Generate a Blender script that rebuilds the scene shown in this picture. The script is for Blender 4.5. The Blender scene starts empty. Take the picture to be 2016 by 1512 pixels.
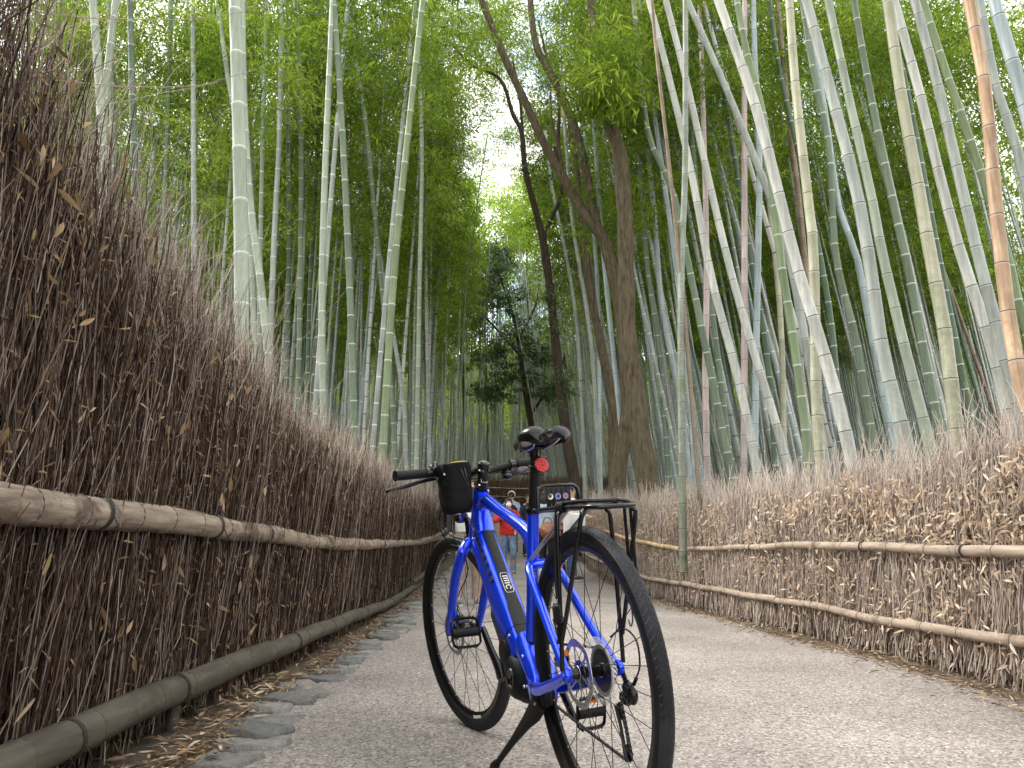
import bpy, math, random
import numpy as np
from mathutils import Vector, Matrix, Euler, Quaternion
R = math.radians
rng = np.random.default_rng(7)
random.seed(7)
scene = bpy.context.scene
C = scene.collection

# ------------------------------------------------ camera, sky, sun, exposure
CAM_H, PITCH, FPX, CX, CY = 0.641, R(11.93), 1536.0, 1008.0, 756.0
cam_d = bpy.data.cameras.new('camera')
cam = bpy.data.objects.new('camera', cam_d); C.objects.link(cam)
cam.location = (0, 0, CAM_H); cam.rotation_euler = (R(90) + PITCH, 0, 0)
cam_d.sensor_width = 36; cam_d.lens = 36 * FPX / 2016
cam_d.clip_start = 0.05; cam_d.clip_end = 900
scene.camera = cam

world = bpy.data.worlds.new('World'); scene.world = world; world.use_nodes = True
wn = world.node_tree; wn.nodes.clear()
SUN_EL, SUN_AZ = R(46), R(-62)          # azimuth measured from +Y towards +X
sky = wn.nodes.new('ShaderNodeTexSky'); sky.sky_type = 'NISHITA'; sky.sun_disc = False
sky.sun_elevation = SUN_EL; sky.sun_rotation = SUN_AZ; sky.air_density = 1.0; sky.dust_density = 1.5; sky.ozone_density = 1.0
tc = wn.nodes.new('ShaderNodeTexCoord')
cl = wn.nodes.new('ShaderNodeTexNoise'); cl.inputs['Scale'].default_value = 7; cl.inputs['Detail'].default_value = 6; cl.inputs['Roughness'].default_value = 0.6
rp = wn.nodes.new('ShaderNodeValToRGB'); rp.color_ramp.elements[0].position = 0.36; rp.color_ramp.elements[1].position = 0.56
mx = wn.nodes.new('ShaderNodeMixRGB'); mx.inputs[2].default_value = (10.5, 10.2, 9.7, 1)   # bright cloud cover
bg = wn.nodes.new('ShaderNodeBackground'); bg.inputs['Strength'].default_value = 0.12
wo = wn.nodes.new('ShaderNodeOutputWorld')
wn.links.new(tc.outputs['Generated'], cl.inputs['Vector']); wn.links.new(cl.outputs['Fac'], rp.inputs[0])
wn.links.new(rp.outputs[0], mx.inputs[0]); wn.links.new(sky.outputs[0], mx.inputs[1])
wn.links.new(mx.outputs[0], bg.inputs[0]); wn.links.new(bg.outputs[0], wo.inputs[0])

sun_d = bpy.data.lights.new('sun', 'SUN'); sun_d.energy = 1.5; sun_d.angle = R(14); sun_d.color = (1, 0.95, 0.87)
sun = bpy.data.objects.new('sun', sun_d); C.objects.link(sun)
sdir = Vector((math.cos(SUN_EL) * math.sin(SUN_AZ), math.cos(SUN_EL) * math.cos(SUN_AZ), math.sin(SUN_EL)))
sun.rotation_euler = sdir.to_track_quat('Z', 'Y').to_euler()
sun.location = (0, 0, 40)
vs = scene.view_settings
vs.view_transform = 'Standard'; vs.look = 'None'; vs.gamma = 1; vs.use_curve_mapping = False
vs.exposure = 1.68
scene.cycles.max_bounces = 6; scene.cycles.diffuse_bounces = 3; scene.cycles.glossy_bounces = 3
scene.cycles.transmission_bounces = 5; scene.cycles.transparent_max_bounces = 8
scene.cycles.use_adaptive_sampling = True; scene.cycles.adaptive_threshold = 0.02
scene.cycles.use_denoising = True

# ------------------------------------------------ helpers
def at(px, py, Y):
    """world point at depth Y (along +Y) seen at photo pixel px, py (2016 x 1512)"""
    x = (px - CX) / FPX; u = -(py - CY) / FPX
    c, s = math.cos(PITCH), math.sin(PITCH)
    k = Y / (c - u * s)
    return Vector((x * k, Y, CAM_H + (s + u * c) * k))

def tag(o, label=None, cat=None, group=None, kind=None):
    if label: o['label'] = label
    if cat: o['category'] = cat
    if group: o['group'] = group
    if kind: o['kind'] = kind
    return o

def empty(name, loc=(0, 0, 0), label=None, cat=None, group=None, rot=(0, 0, 0), scale=1):
    o = bpy.data.objects.new(name, None); C.objects.link(o)
    o.location = loc; o.rotation_euler = rot; o.scale = (scale,) * 3; o.empty_display_size = 0.1
    return tag(o, label, cat, group)

def link(name, me, parent=None, loc=(0, 0, 0), rot=(0, 0, 0), scale=(1, 1, 1)):
    o = bpy.data.objects.new(name, me); C.objects.link(o)
    o.location = loc; o.rotation_euler = rot; o.scale = scale
    if parent is not None: o.parent = parent
    return o

def npmesh(name, V, F, mats, attrs=None, smooth=True, midx=None):
    """fast mesh from numpy arrays; F is (n,3) or (n,4)"""
    me = bpy.data.meshes.new(name)
    V = np.asarray(V, np.float32); F = np.asarray(F, np.int32)
    k = F.shape[1]
    me.vertices.add(len(V)); me.vertices.foreach_set('co', V.ravel())
    me.loops.add(F.size); me.loops.foreach_set('vertex_index', F.ravel())
    me.polygons.add(len(F))
    me.polygons.foreach_set('loop_start', np.arange(0, F.size, k, dtype=np.int32))
    me.polygons.foreach_set('use_smooth', np.full(len(F), smooth, dtype=bool))
    if not isinstance(mats, (list, tuple)): mats = [mats]
    for m in mats: me.materials.append(m)
    if midx is not None: me.polygons.foreach_set('material_index', np.asarray(midx, np.int32))
    if attrs is not None:
        a = me.attributes.new('v', 'FLOAT', 'POINT'); a.data.foreach_set('value', np.asarray(attrs, np.float32))
    me.update(calc_edges=True)
    return me

def interp(x, xs, ys):
    return float(np.interp(x, xs, ys))

# ------------------------------------------------ mesh builder
def frames(P):
    P = [Vector(p) for p in P]; n = len(P); T = []
    for i in range(n):
        a = P[max(i - 1, 0)]; b = P[min(i + 1, n - 1)]; t = (b - a)
        T.append(t.normalized() if t.length > 1e-9 else Vector((0, 0, 1)))
    return P, T

class MB:
    def __init__(s): s.v = []; s.f = []; s.m = []; s.mi = 0; s.X = None
    def vert(s, p):
        p = Vector(p)
        if s.X is not None: p = s.X @ p
        s.v.append(p[:]); return len(s.v) - 1
    def face(s, idx): s.f.append(tuple(idx)); s.m.append(s.mi)
    def ring_bridge(s, a, b):
        n = len(a)
        for i in range(n): s.face((a[i], a[(i + 1) % n], b[(i + 1) % n], b[i]))
    def tube(s, P, r, n=10, up=None, cap=True, closed=False):
        """r: number, list of numbers, or list of (rx, ry); up fixes the ry direction"""
        P, T = frames(P)
        if closed:
            m = len(P)
            T = [(P[(i + 1) % m] - P[(i - 1) % m]).normalized() for i in range(m)]
        if not isinstance(r, (list, tuple)): r = [r] * len(P)
        rings = []; prev = None
        for i, (p, t) in enumerate(zip(P, T)):
            if up is not None:
                u = Vector(up) - t * t.dot(Vector(up))
                if u.length < 1e-4: u = t.orthogonal()
                u.normalize()
            elif prev is None: u = t.orthogonal().normalized()
            else:
                u = prev - t * t.dot(prev); u.normalize()
            prev = u; w = t.cross(u)
            ri = r[i]; rx, ry = (ri if isinstance(ri, (tuple, list)) else (ri, ri))
            rings.append([s.vert(p + w * (rx * math.cos(2 * math.pi * k / n)) + u * (ry * math.sin(2 * math.pi * k / n))) for k in range(n)])
        for a, b in zip(rings, rings[1:]): s.ring_bridge(a, b)
        if closed: s.ring_bridge(rings[-1], rings[0])
        elif cap:
            s.face(rings[0][::-1]); s.face(rings[-1])
        return s
    def box(s, c, size, rot=None, bev=0.0):
        c = Vector(c); hx, hy, hz = [q / 2 for q in size]
        M = rot.to_matrix() if isinstance(rot, (Euler, Quaternion)) else (rot if rot is not None else Matrix.Identity(3))
        if bev <= 0:
            co = [(-hx, -hy, -hz), (hx, -hy, -hz), (hx, hy, -hz), (-hx, hy, -hz), (-hx, -hy, hz), (hx, -hy, hz), (hx, hy, hz), (-hx, hy, hz)]
            i = [s.vert(c + M @ Vector(q)) for q in co]
            for f in ((0, 3, 2, 1), (4, 5, 6, 7), (0, 1, 5, 4), (1, 2, 6, 5), (2, 3, 7, 6), (3, 0, 4, 7)): s.face([i[k] for k in f])
            return s
        b = min(bev, hx * .9, hy * .9, hz * .9)
        def rr(z, ins):
            x, y = hx - ins, hy - ins; q = b
            pts = [(x - q, -y), (x, -y + q), (x, y - q), (x - q, y), (-x + q, y), (-x, y - q), (-x, -y + q), (-x + q, -y)]
            return [s.vert(c + M @ Vector((p[0], p[1], z))) for p in pts]
        L = [rr(-hz, b * .7), rr(-hz + b, 0), rr(hz - b, 0), rr(hz, b * .7)]
        s.face(L[0][::-1])
        for a, d in zip(L, L[1:]): s.ring_bridge(a, d)
        s.face(L[-1]); return s
    def lathe(s, prof, c=(0, 0, 0), axis=(0, 1, 0), n=32, a0=0.0):
        """prof: list of (radius, offset along axis)"""
        c = Vector(c); ax = Vector(axis).normalized(); u = ax.orthogonal().normalized(); w = ax.cross(u)
        rings = []
        for r_, o in prof:
            rings.append([s.vert(c + ax * o + (u * math.cos(a0 + 2 * math.pi * k / n) + w * math.sin(a0 + 2 * math.pi * k / n)) * max(r_, 1e-5)) for k in range(n)])
        for a, b in zip(rings, rings[1:]): s.ring_bridge(a, b)
        return s
    def torus(s, c, Rr, r, axis=(0, 1, 0), n=48, m=10, ry=None):
        c = Vector(c); ax = Vector(axis).normalized(); u = ax.orthogonal().normalized(); w = ax.cross(u)
        ry = ry or r; rings = []
        for k in range(n):
            a = 2 * math.pi * k / n; d = u * math.cos(a) + w * math.sin(a)
            rings.append([s.vert(c + d * (Rr + r * math.cos(2 * math.pi * j / m)) + ax * ry * math.sin(2 * math.pi * j / m)) for j in range(m)])
        for i in range(n): s.ring_bridge(rings[i], rings[(i + 1) % n])
        return s
    def ellipsoid(s, c, r, rot=None, n=14, m=9):
        c = Vector(c); M = rot.to_matrix() if rot is not None else Matrix.Identity(3)
        rings = []
        for j in range(1, m):
            ph = math.pi * j / m
            rings.append([s.vert(c + M @ Vector((r[0] * math.sin(ph) * math.cos(2 * math.pi * k / n), r[1] * math.sin(ph) * math.sin(2 * math.pi * k / n), r[2] * math.cos(ph)))) for k in range(n)])
        t = s.vert(c + M @ Vector((0, 0, r[2]))); b = s.vert(c + M @ Vector((0, 0, -r[2])))
        for k in range(n): s.face((t, rings[0][k], rings[0][(k + 1) % n])); s.face((b, rings[-1][(k + 1) % n], rings[-1][k]))
        for a, d in zip(rings, rings[1:]): s.ring_bridge(a, d)
        return s
    def plate(s, pts, thick, nrm):
        """flat polygon given as 3D points, extruded by thick along nrm"""
        nrm = Vector(nrm).normalized() * thick
        a = [s.vert(Vector(p) - nrm / 2) for p in pts]; b = [s.vert(Vector(p) + nrm / 2) for p in pts]
        s.face(a[::-1]); s.face(b); s.ring_bridge(a, b); return s
    def build(s, name, mats, parent=None, smooth=True, sub=0, ang=40):
        me = bpy.data.meshes.new(name)
        me.from_pydata(s.v, [], s.f)
        if not isinstance(mats, (list, tuple)): mats = [mats]
        for m in mats: me.materials.append(m)
        me.polygons.foreach_set('material_index', s.m)
        me.polygons.foreach_set('use_smooth', [smooth] * len(s.f))
        me.update()
        if smooth: me.set_sharp_from_angle(angle=R(ang))
        o = link(name, me, parent)
        if sub:
            q = o.modifiers.new('sub', 'SUBSURF'); q.levels = sub; q.render_levels = sub
        return o

def smooth_path(P, n=6):
    """Catmull-Rom resample"""
    P = [Vector(p) for p in P]; out = []
    for i in range(len(P) - 1):
        p0 = P[max(i - 1, 0)]; p1 = P[i]; p2 = P[i + 1]; p3 = P[min(i + 2, len(P) - 1)]
        for k in range(n):
            t = k / n
            out.append(0.5 * ((2 * p1) + (p2 - p0) * t + (2 * p0 - 5 * p1 + 4 * p2 - p3) * t * t + (3 * p1 - p0 - 3 * p2 + p3) * t ** 3))
    out.append(P[-1]); return out

# ------------------------------------------------ materials
def new_mat(name):
    m = bpy.data.materials.new(name); m.use_nodes = True
    nt = m.node_tree; b = nt.nodes['Principled BSDF']
    return m, nt, b

def mat(name, col, rough=0.6, metal=0.0, var=0.0, vscale=20, bump=0.0, bscale=60, spec=0.5, coat=0.0):
    m, nt, b = new_mat(name)
    b.inputs['Base Color'].default_value = (*col, 1); b.inputs['Roughness'].default_value = rough
    b.inputs['Metallic'].default_value = metal; b.inputs['Specular IOR Level'].default_value = spec
    if coat: b.inputs['Coat Weight'].default_value = coat; b.inputs['Coat Roughness'].default_value = 0.05
    N = nt.nodes; L = nt.links
    tcn = N.new('ShaderNodeTexCoord')
    if var:
        no = N.new('ShaderNodeTexNoise'); no.inputs['Scale'].default_value = vscale; no.inputs['Detail'].default_value = 6
        L.new(tcn.outputs['Object'], no.inputs['Vector'])
        cr = N.new('ShaderNodeValToRGB')
        cr.color_ramp.elements[0].position = 0.3; cr.color_ramp.elements[1].position = 0.7
        cr.color_ramp.elements[0].color = (*[c * (1 - var) for c in col], 1)
        cr.color_ramp.elements[1].color = (*[min(1, c * (1 + var)) for c in col], 1)
        L.new(no.outputs['Fac'], cr.inputs[0]); L.new(cr.outputs[0], b.inputs['Base Color'])
    if bump:
        n2 = N.new('ShaderNodeTexNoise'); n2.inputs['Scale'].default_value = bscale; n2.inputs['Detail'].default_value = 4
        L.new(tcn.outputs['Object'], n2.inputs['Vector'])
        bp = N.new('ShaderNodeBump'); bp.inputs['Strength'].default_value = bump; bp.inputs['Distance'].default_value = 0.01
        L.new(n2.outputs['Fac'], bp.inputs['Height']); L.new(bp.outputs[0], b.inputs['Normal'])
    return m

def ramp_mat(name, stops, rough=0.8, trans=0.0, spec=0.3, noise=None, nmix=0.35):
    """colour picked by the per-piece attribute 'v'; trans adds light passing through thin leaves"""
    m, nt, b = new_mat(name); N = nt.nodes; L = nt.links
    at_ = N.new('ShaderNodeAttribute'); at_.attribute_name = 'v'
    cr = N.new('ShaderNodeValToRGB'); e = cr.color_ramp.elements
    while len(e) < len(stops): e.new(0.5)
    for k, (p, c) in enumerate(stops): e[k].position = p; e[k].color = (*c, 1)
    L.new(at_.outputs['Fac'], cr.inputs[0]); col = cr.outputs[0]
    if noise:
        tcn = N.new('ShaderNodeTexCoord'); no = N.new('ShaderNodeTexNoise'); no.inputs['Scale'].default_value = noise; no.inputs['Detail'].default_value = 5
        L.new(tcn.outputs['Object'], no.inputs['Vector'])
        mp = N.new('ShaderNodeMapRange'); mp.inputs[1].default_value = 0.3; mp.inputs[2].default_value = 0.7; mp.inputs[3].default_value = 1 - nmix; mp.inputs[4].default_value = 1 + nmix
        L.new(no.outputs['Fac'], mp.inputs[0])
        mu = N.new('ShaderNodeVectorMath'); mu.operation = 'SCALE'
        L.new(col, mu.inputs[0]); L.new(mp.outputs[0], mu.inputs['Scale']); col = mu.outputs[0]
    b.inputs['Roughness'].default_value = rough; b.inputs['Specular IOR Level'].default_value = spec
    L.new(col, b.inputs['Base Color'])
    if trans:
        tr = N.new('ShaderNodeBsdfTranslucent'); L.new(col, tr.inputs['Color'])
        ms = N.new('ShaderNodeMixShader'); ms.inputs[0].default_value = trans
        out = N['Material Output']
        L.new(b.outputs[0], ms.inputs[1]); L.new(tr.outputs[0], ms.inputs[2]); L.new(ms.outputs[0], out.inputs['Surface'])
    return m
# ================================================ the setting
GY = [-20, 11, 14, 17, 23, 31, 44, 70, 140, 400]
GZ = [0, 0, .05, .18, .58, 1.35, 2.85, 5.5, 11, 26]
def gz(y): return interp(y, GY, GZ)
# fence lines and path edges: X as a function of depth
def xl(y): return interp(y, [-3, 1, 6, 9, 14, 25, 46], [-1.24, -1.24, -1.28, -1.40, -1.62, -1.85, -1.75])
def xr(y): return interp(y, [-3, 2.5, 5, 7, 9.7, 14, 20, 30, 37, 46], [2.40, 2.36, 2.24, 2.10, 1.92, 1.78, 1.78, 2.1, 4.0, 11])

def path_material():
    m, nt, b = new_mat('path_surface'); N = nt.nodes; L = nt.links
    tcn = N.new('ShaderNodeTexCoord')
    v1 = N.new('ShaderNodeTexVoronoi'); v1.inputs['Scale'].default_value = 125
    v2 = N.new('ShaderNodeTexNoise'); v2.inputs['Scale'].default_value = 1.1; v2.inputs['Detail'].default_value = 7
    v3 = N.new('ShaderNodeTexNoise'); v3.inputs['Scale'].default_value = 38; v3.inputs['Detail'].default_value = 5
    for v in (v1, v2, v3): L.new(tcn.outputs['Object'], v.inputs['Vector'])
    cr = N.new('ShaderNodeValToRGB'); e = cr.color_ramp.elements
    for _ in range(3): e.new(.5)
    for k, (p, c) in enumerate([(0, (.050, .042, .037)), (.27, (.185, .16, .145)), (.6, (.305, .272, .25)), (.87, (.40, .362, .333)), (1, (.74, .69, .65))]): e[k].position = p; e[k].color = (*c, 1)
    L.new(v1.outputs['Color'], cr.inputs[0])
    big = N.new('ShaderNodeMapRange'); big.inputs[1].default_value = .3; big.inputs[2].default_value = .7; big.inputs[3].default_value = .74; big.inputs[4].default_value = 1.2
    L.new(v2.outputs['Fac'], big.inputs[0])
    mid = N.new('ShaderNodeMapRange'); mid.inputs[1].default_value = .3; mid.inputs[2].default_value = .7; mid.inputs[3].default_value = .82; mid.inputs[4].default_value = 1.15
    L.new(v3.outputs['Fac'], mid.inputs[0])
    pr = N.new('ShaderNodeMath'); pr.operation = 'MULTIPLY'; L.new(big.outputs[0], pr.inputs[0]); L.new(mid.outputs[0], pr.inputs[1])
    sc = N.new('ShaderNodeVectorMath'); sc.operation = 'SCALE'; L.new(cr.outputs[0], sc.inputs[0]); L.new(pr.outputs[0], sc.inputs['Scale'])
    L.new(sc.outputs[0], b.inputs['Base Color']); b.inputs['Roughness'].default_value = .78
    bp = N.new('ShaderNodeBump'); bp.inputs['Strength'].default_value = .55; bp.inputs['Distance'].default_value = .004
    L.new(v1.outputs['Distance'], bp.inputs['Height']); bp.invert = True
    L.new(bp.outputs[0], b.inputs['Normal'])
    return m
M_path = path_material()
M_soil = mat('soil', (.10, .075, .052), .95, var=.45, vscale=6, bump=.8, bscale=25)
M_floor = mat('grove_floor', (.10, .078, .05), .95, var=.5, vscale=1.5, bump=.6, bscale=12)

ys = np.unique(np.concatenate([np.arange(-12, 48, .75), np.geomspace(48, 400, 24)]))
def strip(name, fa, fb, ys, zoff, m, nx=6):
    V = []; F = []
    for y in ys:
        for k in range(nx + 1):
            t = k / nx; x = fa(y) * (1 - t) + fb(y) * t
            V.append((x, y, gz(y) + zoff))
    for i in range(len(ys) - 1):
        for k in range(nx):
            a = i * (nx + 1) + k; F.append((a, a + 1, a + nx + 2, a + nx + 1))
    return tag(link(name, npmesh(name, V, F, m)), kind='structure')
strip('ground', lambda y: -170, lambda y: 170, ys, -.012, M_floor, 24)
pys = np.arange(-6, 46, .25)
def edge_l(y): return xl(y) + .34 + .03 * math.sin(y * 3.1) + .02 * math.sin(y * 7.7)
def edge_r(y): return xr(y) - .13 - .035 * math.sin(y * 2.3) - .02 * math.sin(y * 6.1)
strip('path', edge_l, edge_r, pys, .004, M_path, 8)
strip('verge', lambda y: xl(y) - .3, lambda y: edge_l(y) + .02, pys, -.004, M_soil, 5)
strip('verge', lambda y: edge_r(y) - .01, lambda y: xr(y) + .5, pys, -.002, M_soil, 5)

# kerb of flat grey stones sunk along the left edge of the path
path_ob = bpy.data.objects['path']
M_stone = [mat('kerb_stone_%d' % i, c, .85, var=.3, vscale=14, bump=.6, bscale=45) for i, c in enumerate([(.20, .195, .18), (.25, .24, .22), (.15, .15, .145)])]
def stone_mesh(k):
    rs = np.random.default_rng(100 + k); n = 11
    a = np.sort(rs.uniform(0, 2 * np.pi, n) * .25 + np.linspace(0, 2 * np.pi, n, endpoint=False) * 1.0)
    mb = MB(); rr = rs.uniform(.86, 1.1, n)
    def rng_(s, z): return [mb.vert((math.copysign(abs(math.cos(t)) ** .5, math.cos(t)) * q * s * .5, math.copysign(abs(math.sin(t)) ** .5, math.sin(t)) * q * s * .5, z + .008 * math.sin(3 * t + k))) for t, q in zip(a, rr)]
    L_ = [rng_(1.02, -.06), rng_(1.0, .012), rng_(.965, .024), rng_(.8, .029)]
    for p, q in zip(L_, L_[1:]): mb.ring_bridge(p, q)
    mb.face(L_[-1])
    o = mb.build('stone', M_stone[k % 3]); me = o.data; bpy.data.objects.remove(o); return me
SM = [stone_mesh(k) for k in range(9)]
y = 1.35; k = 0
while y < 17:
    ln = random.uniform(.13, .24) * (1 if y < 8 else 1.5); wd = random.uniform(.19, .30)
    o = link('stone', SM[k % 9], path_ob, (edge_l(y) - .02 + random.uniform(-.03, .03), y + ln / 2, gz(y) + random.uniform(-.014, .0)),
             (random.uniform(-.05, .05), random.uniform(-.06, .06), random.uniform(-.22, .22)), (wd, ln * .96, 1))
    y += ln + random.uniform(.004, .03); k += 1
# ================================================ bamboo
def culm_mat(name, col, mott=(.30, .32, .26), mamt=.35, streak=.16):
    m, nt, b = new_mat(name); N = nt.nodes; L = nt.links
    tcn = N.new('ShaderNodeTexCoord'); mp = N.new('ShaderNodeMapping'); mp.inputs['Scale'].default_value = (38, 38, 1.6)
    L.new(tcn.outputs['Object'], mp.inputs[0])
    n1 = N.new('ShaderNodeTexNoise'); n1.inputs['Scale'].default_value = 1; n1.inputs['Detail'].default_value = 6; L.new(mp.outputs[0], n1.inputs['Vector'])
    n2 = N.new('ShaderNodeTexNoise'); n2.inputs['Scale'].default_value = 4.5; n2.inputs['Detail'].default_value = 8; n2.inputs['Roughness'].default_value = .7; L.new(tcn.outputs['Object'], n2.inputs['Vector'])
    at_ = N.new('ShaderNodeAttribute'); at_.attribute_name = 'v'
    a = N.new('ShaderNodeMapRange'); a.inputs[1].default_value = .3; a.inputs[2].default_value = .7; a.inputs[3].default_value = 1 - streak; a.inputs[4].default_value = 1 + streak; L.new(n1.outputs['Fac'], a.inputs[0])
    a2 = N.new('ShaderNodeMapRange'); a2.inputs[3].default_value = .82; a2.inputs[4].default_value = 1.12; L.new(at_.outputs['Fac'], a2.inputs[0])
    pr = N.new('ShaderNodeMath'); pr.operation = 'MULTIPLY'; L.new(a.outputs[0], pr.inputs[0]); L.new(a2.outputs[0], pr.inputs[1])
    cr = N.new('ShaderNodeValToRGB'); cr.color_ramp.elements[0].position = .45; cr.color_ramp.elements[1].position = .68
    cr.color_ramp.elements[0].color = (0, 0, 0, 1); cr.color_ramp.elements[1].color = (mamt,) * 3 + (1,)
    L.new(n2.outputs['Fac'], cr.inputs[0])
    mx = N.new('ShaderNodeMixRGB'); mx.inputs[1].default_value = (*col, 1); mx.inputs[2].default_value = (*mott, 1); L.new(cr.outputs[0], mx.inputs[0])
    sc = N.new('ShaderNodeVectorMath'); sc.operation = 'SCALE'; L.new(mx.outputs[0], sc.inputs[0]); L.new(pr.outputs[0], sc.inputs['Scale'])
    # waxy bloom just under each joint (v > 1) and grime on the lowest metres
    bl = N.new('ShaderNodeMapRange'); bl.inputs[1].default_value = 1.0; bl.inputs[2].default_value = 2.2; bl.inputs[4].default_value = .6; L.new(at_.outputs['Fac'], bl.inputs[0])
    m2 = N.new('ShaderNodeMixRGB'); m2.inputs[2].default_value = (.42, .445, .41, 1); L.new(bl.outputs[0], m2.inputs[0]); L.new(sc.outputs[0], m2.inputs[1])
    sx = N.new('ShaderNodeSeparateXYZ'); L.new(tcn.outputs['Object'], sx.inputs[0])
    zf = N.new('ShaderNodeMapRange'); zf.inputs[1].default_value = .6; zf.inputs[2].default_value = 4.5; zf.inputs[3].default_value = .22; zf.inputs[4].default_value = 0; L.new(sx.outputs['Z'], zf.inputs[0])
    n3 = N.new('ShaderNodeTexNoise'); n3.inputs['Scale'].default_value = 14; n3.inputs['Detail'].default_value = 8; n3.inputs['Roughness'].default_value = .75; L.new(tcn.outputs['Object'], n3.inputs['Vector'])
    ad = N.new('ShaderNodeMath'); ad.operation = 'ADD'; L.new(n3.outputs['Fac'], ad.inputs[0]); L.new(zf.outputs[0], ad.inputs[1])
    g3 = N.new('ShaderNodeMapRange'); g3.inputs[1].default_value = .58; g3.inputs[2].default_value = .74; g3.inputs[4].default_value = .6; L.new(ad.outputs[0], g3.inputs[0])
    m3 = N.new('ShaderNodeMixRGB'); m3.inputs[2].default_value = (*[.55 * q + .04 for q in mott], 1); L.new(g3.outputs[0], m3.inputs[0]); L.new(m2.outputs[0], m3.inputs[1])
    L.new(m3.outputs[0], b.inputs['Base Color']); b.inputs['Roughness'].default_value = .48; b.inputs['Specular IOR Level'].default_value = .4
    return m
CM = {
    'pale': culm_mat('culm_pale_green', (0.254, 0.298, 0.229), (0.371, 0.390, 0.322)),
    'green': culm_mat('culm_green', (0.108, 0.148, 0.092), (0.192, 0.224, 0.160)),
    'bright': culm_mat('culm_bright_green', (0.144, 0.196, 0.092), (0.248, 0.272, 0.192)),
    'dark': culm_mat('culm_dark_green', (0.060, 0.100, 0.056), (0.104, 0.136, 0.096)),  # darker green; on the culms called shaded it puts shade into the colour
    'grey': culm_mat('culm_grey', (0.264, 0.293, 0.268), (0.390, 0.381, 0.322), .5, .22),
    'white': culm_mat('culm_whitish_grey', (0.410, 0.420, 0.390), (0.508, 0.488, 0.429), .5, .25),
    'blue': culm_mat('culm_blue_grey', (0.273, 0.337, 0.346), (0.410, 0.429, 0.420), .4, .2),
    'beige': culm_mat('culm_beige', (0.371, 0.361, 0.264), (0.264, 0.283, 0.156), .75, .2),
    'orange': culm_mat('culm_orange', (0.384, 0.240, 0.144), (0.499, 0.355, 0.230), .95, .38),
    'pink': culm_mat('culm_pinkish', (0.420, 0.322, 0.303), (0.322, 0.342, 0.322), .6, .25),
    'brown': culm_mat('culm_brown', (0.176, 0.120, 0.076), (0.264, 0.208, 0.152), .5, .3),
    'moss': culm_mat('culm_mossy', (0.232, 0.260, 0.228), (0.136, 0.152, 0.056), .85, .2),
}
M_ring_pale = mat('node_ring_pale', (.60, .63, .57), .6)
M_ring_dark = mat('node_ring_dark', (.05, .045, .035), .7)

def culm_arrays(P, rad, inter, sides, seed, fine=True):
    """bamboo culm: polyline P (m,3), radius function values rad (m), internode length -> verts, quads, material index, v"""
    P = np.asarray(P, float); rs = np.random.default_rng(seed)
    seg = np.linalg.norm(np.diff(P, axis=0), axis=1); S = np.concatenate([[0], np.cumsum(seg)]); Ltot = S[-1]
    st = []; kind = []   # arc positions, radius factor, band index from this ring to the next
    s = rs.uniform(.02, inter * .6); pos = [(0, 1., 0)]
    while s < Ltot - .05:
        r_ = np.interp(s, S, rad)
        if fine: pos += [(s - .30 * r_ - .008, 1., 2), (s - .004, 1.035, 1), (s + .004, 1.045, 0), (s + .18 * r_ + .006, .975, 0)]
        else: pos += [(s - .012, 1., 1), (s + .012, 1., 0)]
        s += inter * rs.uniform(.9, 1.1) * (1 + .35 * min(1, s / 5))
    pos.append((Ltot, 1., 0))
    pos = [p for p in pos if 0 <= p[0] <= Ltot]; pos.sort(key=lambda p: p[0])
    s = np.array([p[0] for p in pos]); f = np.array([p[1] for p in pos]); bd = np.array([p[2] for p in pos])
    X = np.stack([np.interp(s, S, P[:, k]) for k in range(3)], 1); r_ = np.interp(s, S, rad) * f
    T = np.gradient(X, axis=0); T /= np.linalg.norm(T, axis=1)[:, None] + 1e-9
    u = np.cross(T, [0.3, 1, 0]); u /= np.linalg.norm(u, axis=1)[:, None]; w = np.cross(T, u)
    th = np.linspace(0, 2 * np.pi, sides, endpoint=False)
    V = X[:, None, :] + r_[:, None, None] * (np.cos(th)[None, :, None] * u[:, None, :] + np.sin(th)[None, :, None] * w[:, None, :])
    n = len(s); i = np.arange(n - 1)[:, None] * sides; k = np.arange(sides)[None, :]; k2 = (k + 1) % sides
    F = np.stack([i + k, i + k2, i + sides + k2, i + sides + k], -1).reshape(-1, 4)
    mi = np.repeat(np.where(bd[:-1] == 1, 1, 0), sides)
    # one brightness per internode
    node = np.cumsum(bd == 1); vv = rs.uniform(0, 1, node.max() + 2)[node]
    if fine: vv = vv + np.where(bd == 1, 2.0, 0) + np.where(np.roll(bd, 1) == 1, .6, 0)
    return V.reshape(-1, 3), F, mi, np.repeat(vv, sides)

def make_culm_mesh(P, r0, r1, inter, sides, seed, mk, ring):
    n = len(P); rad = np.linspace(r0, r1, n)
    V, F, mi, vv = culm_arrays(P, rad, inter, sides, seed)
    return npmesh('culm', V, F, [CM[mk], ring], vv, midx=mi)

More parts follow.
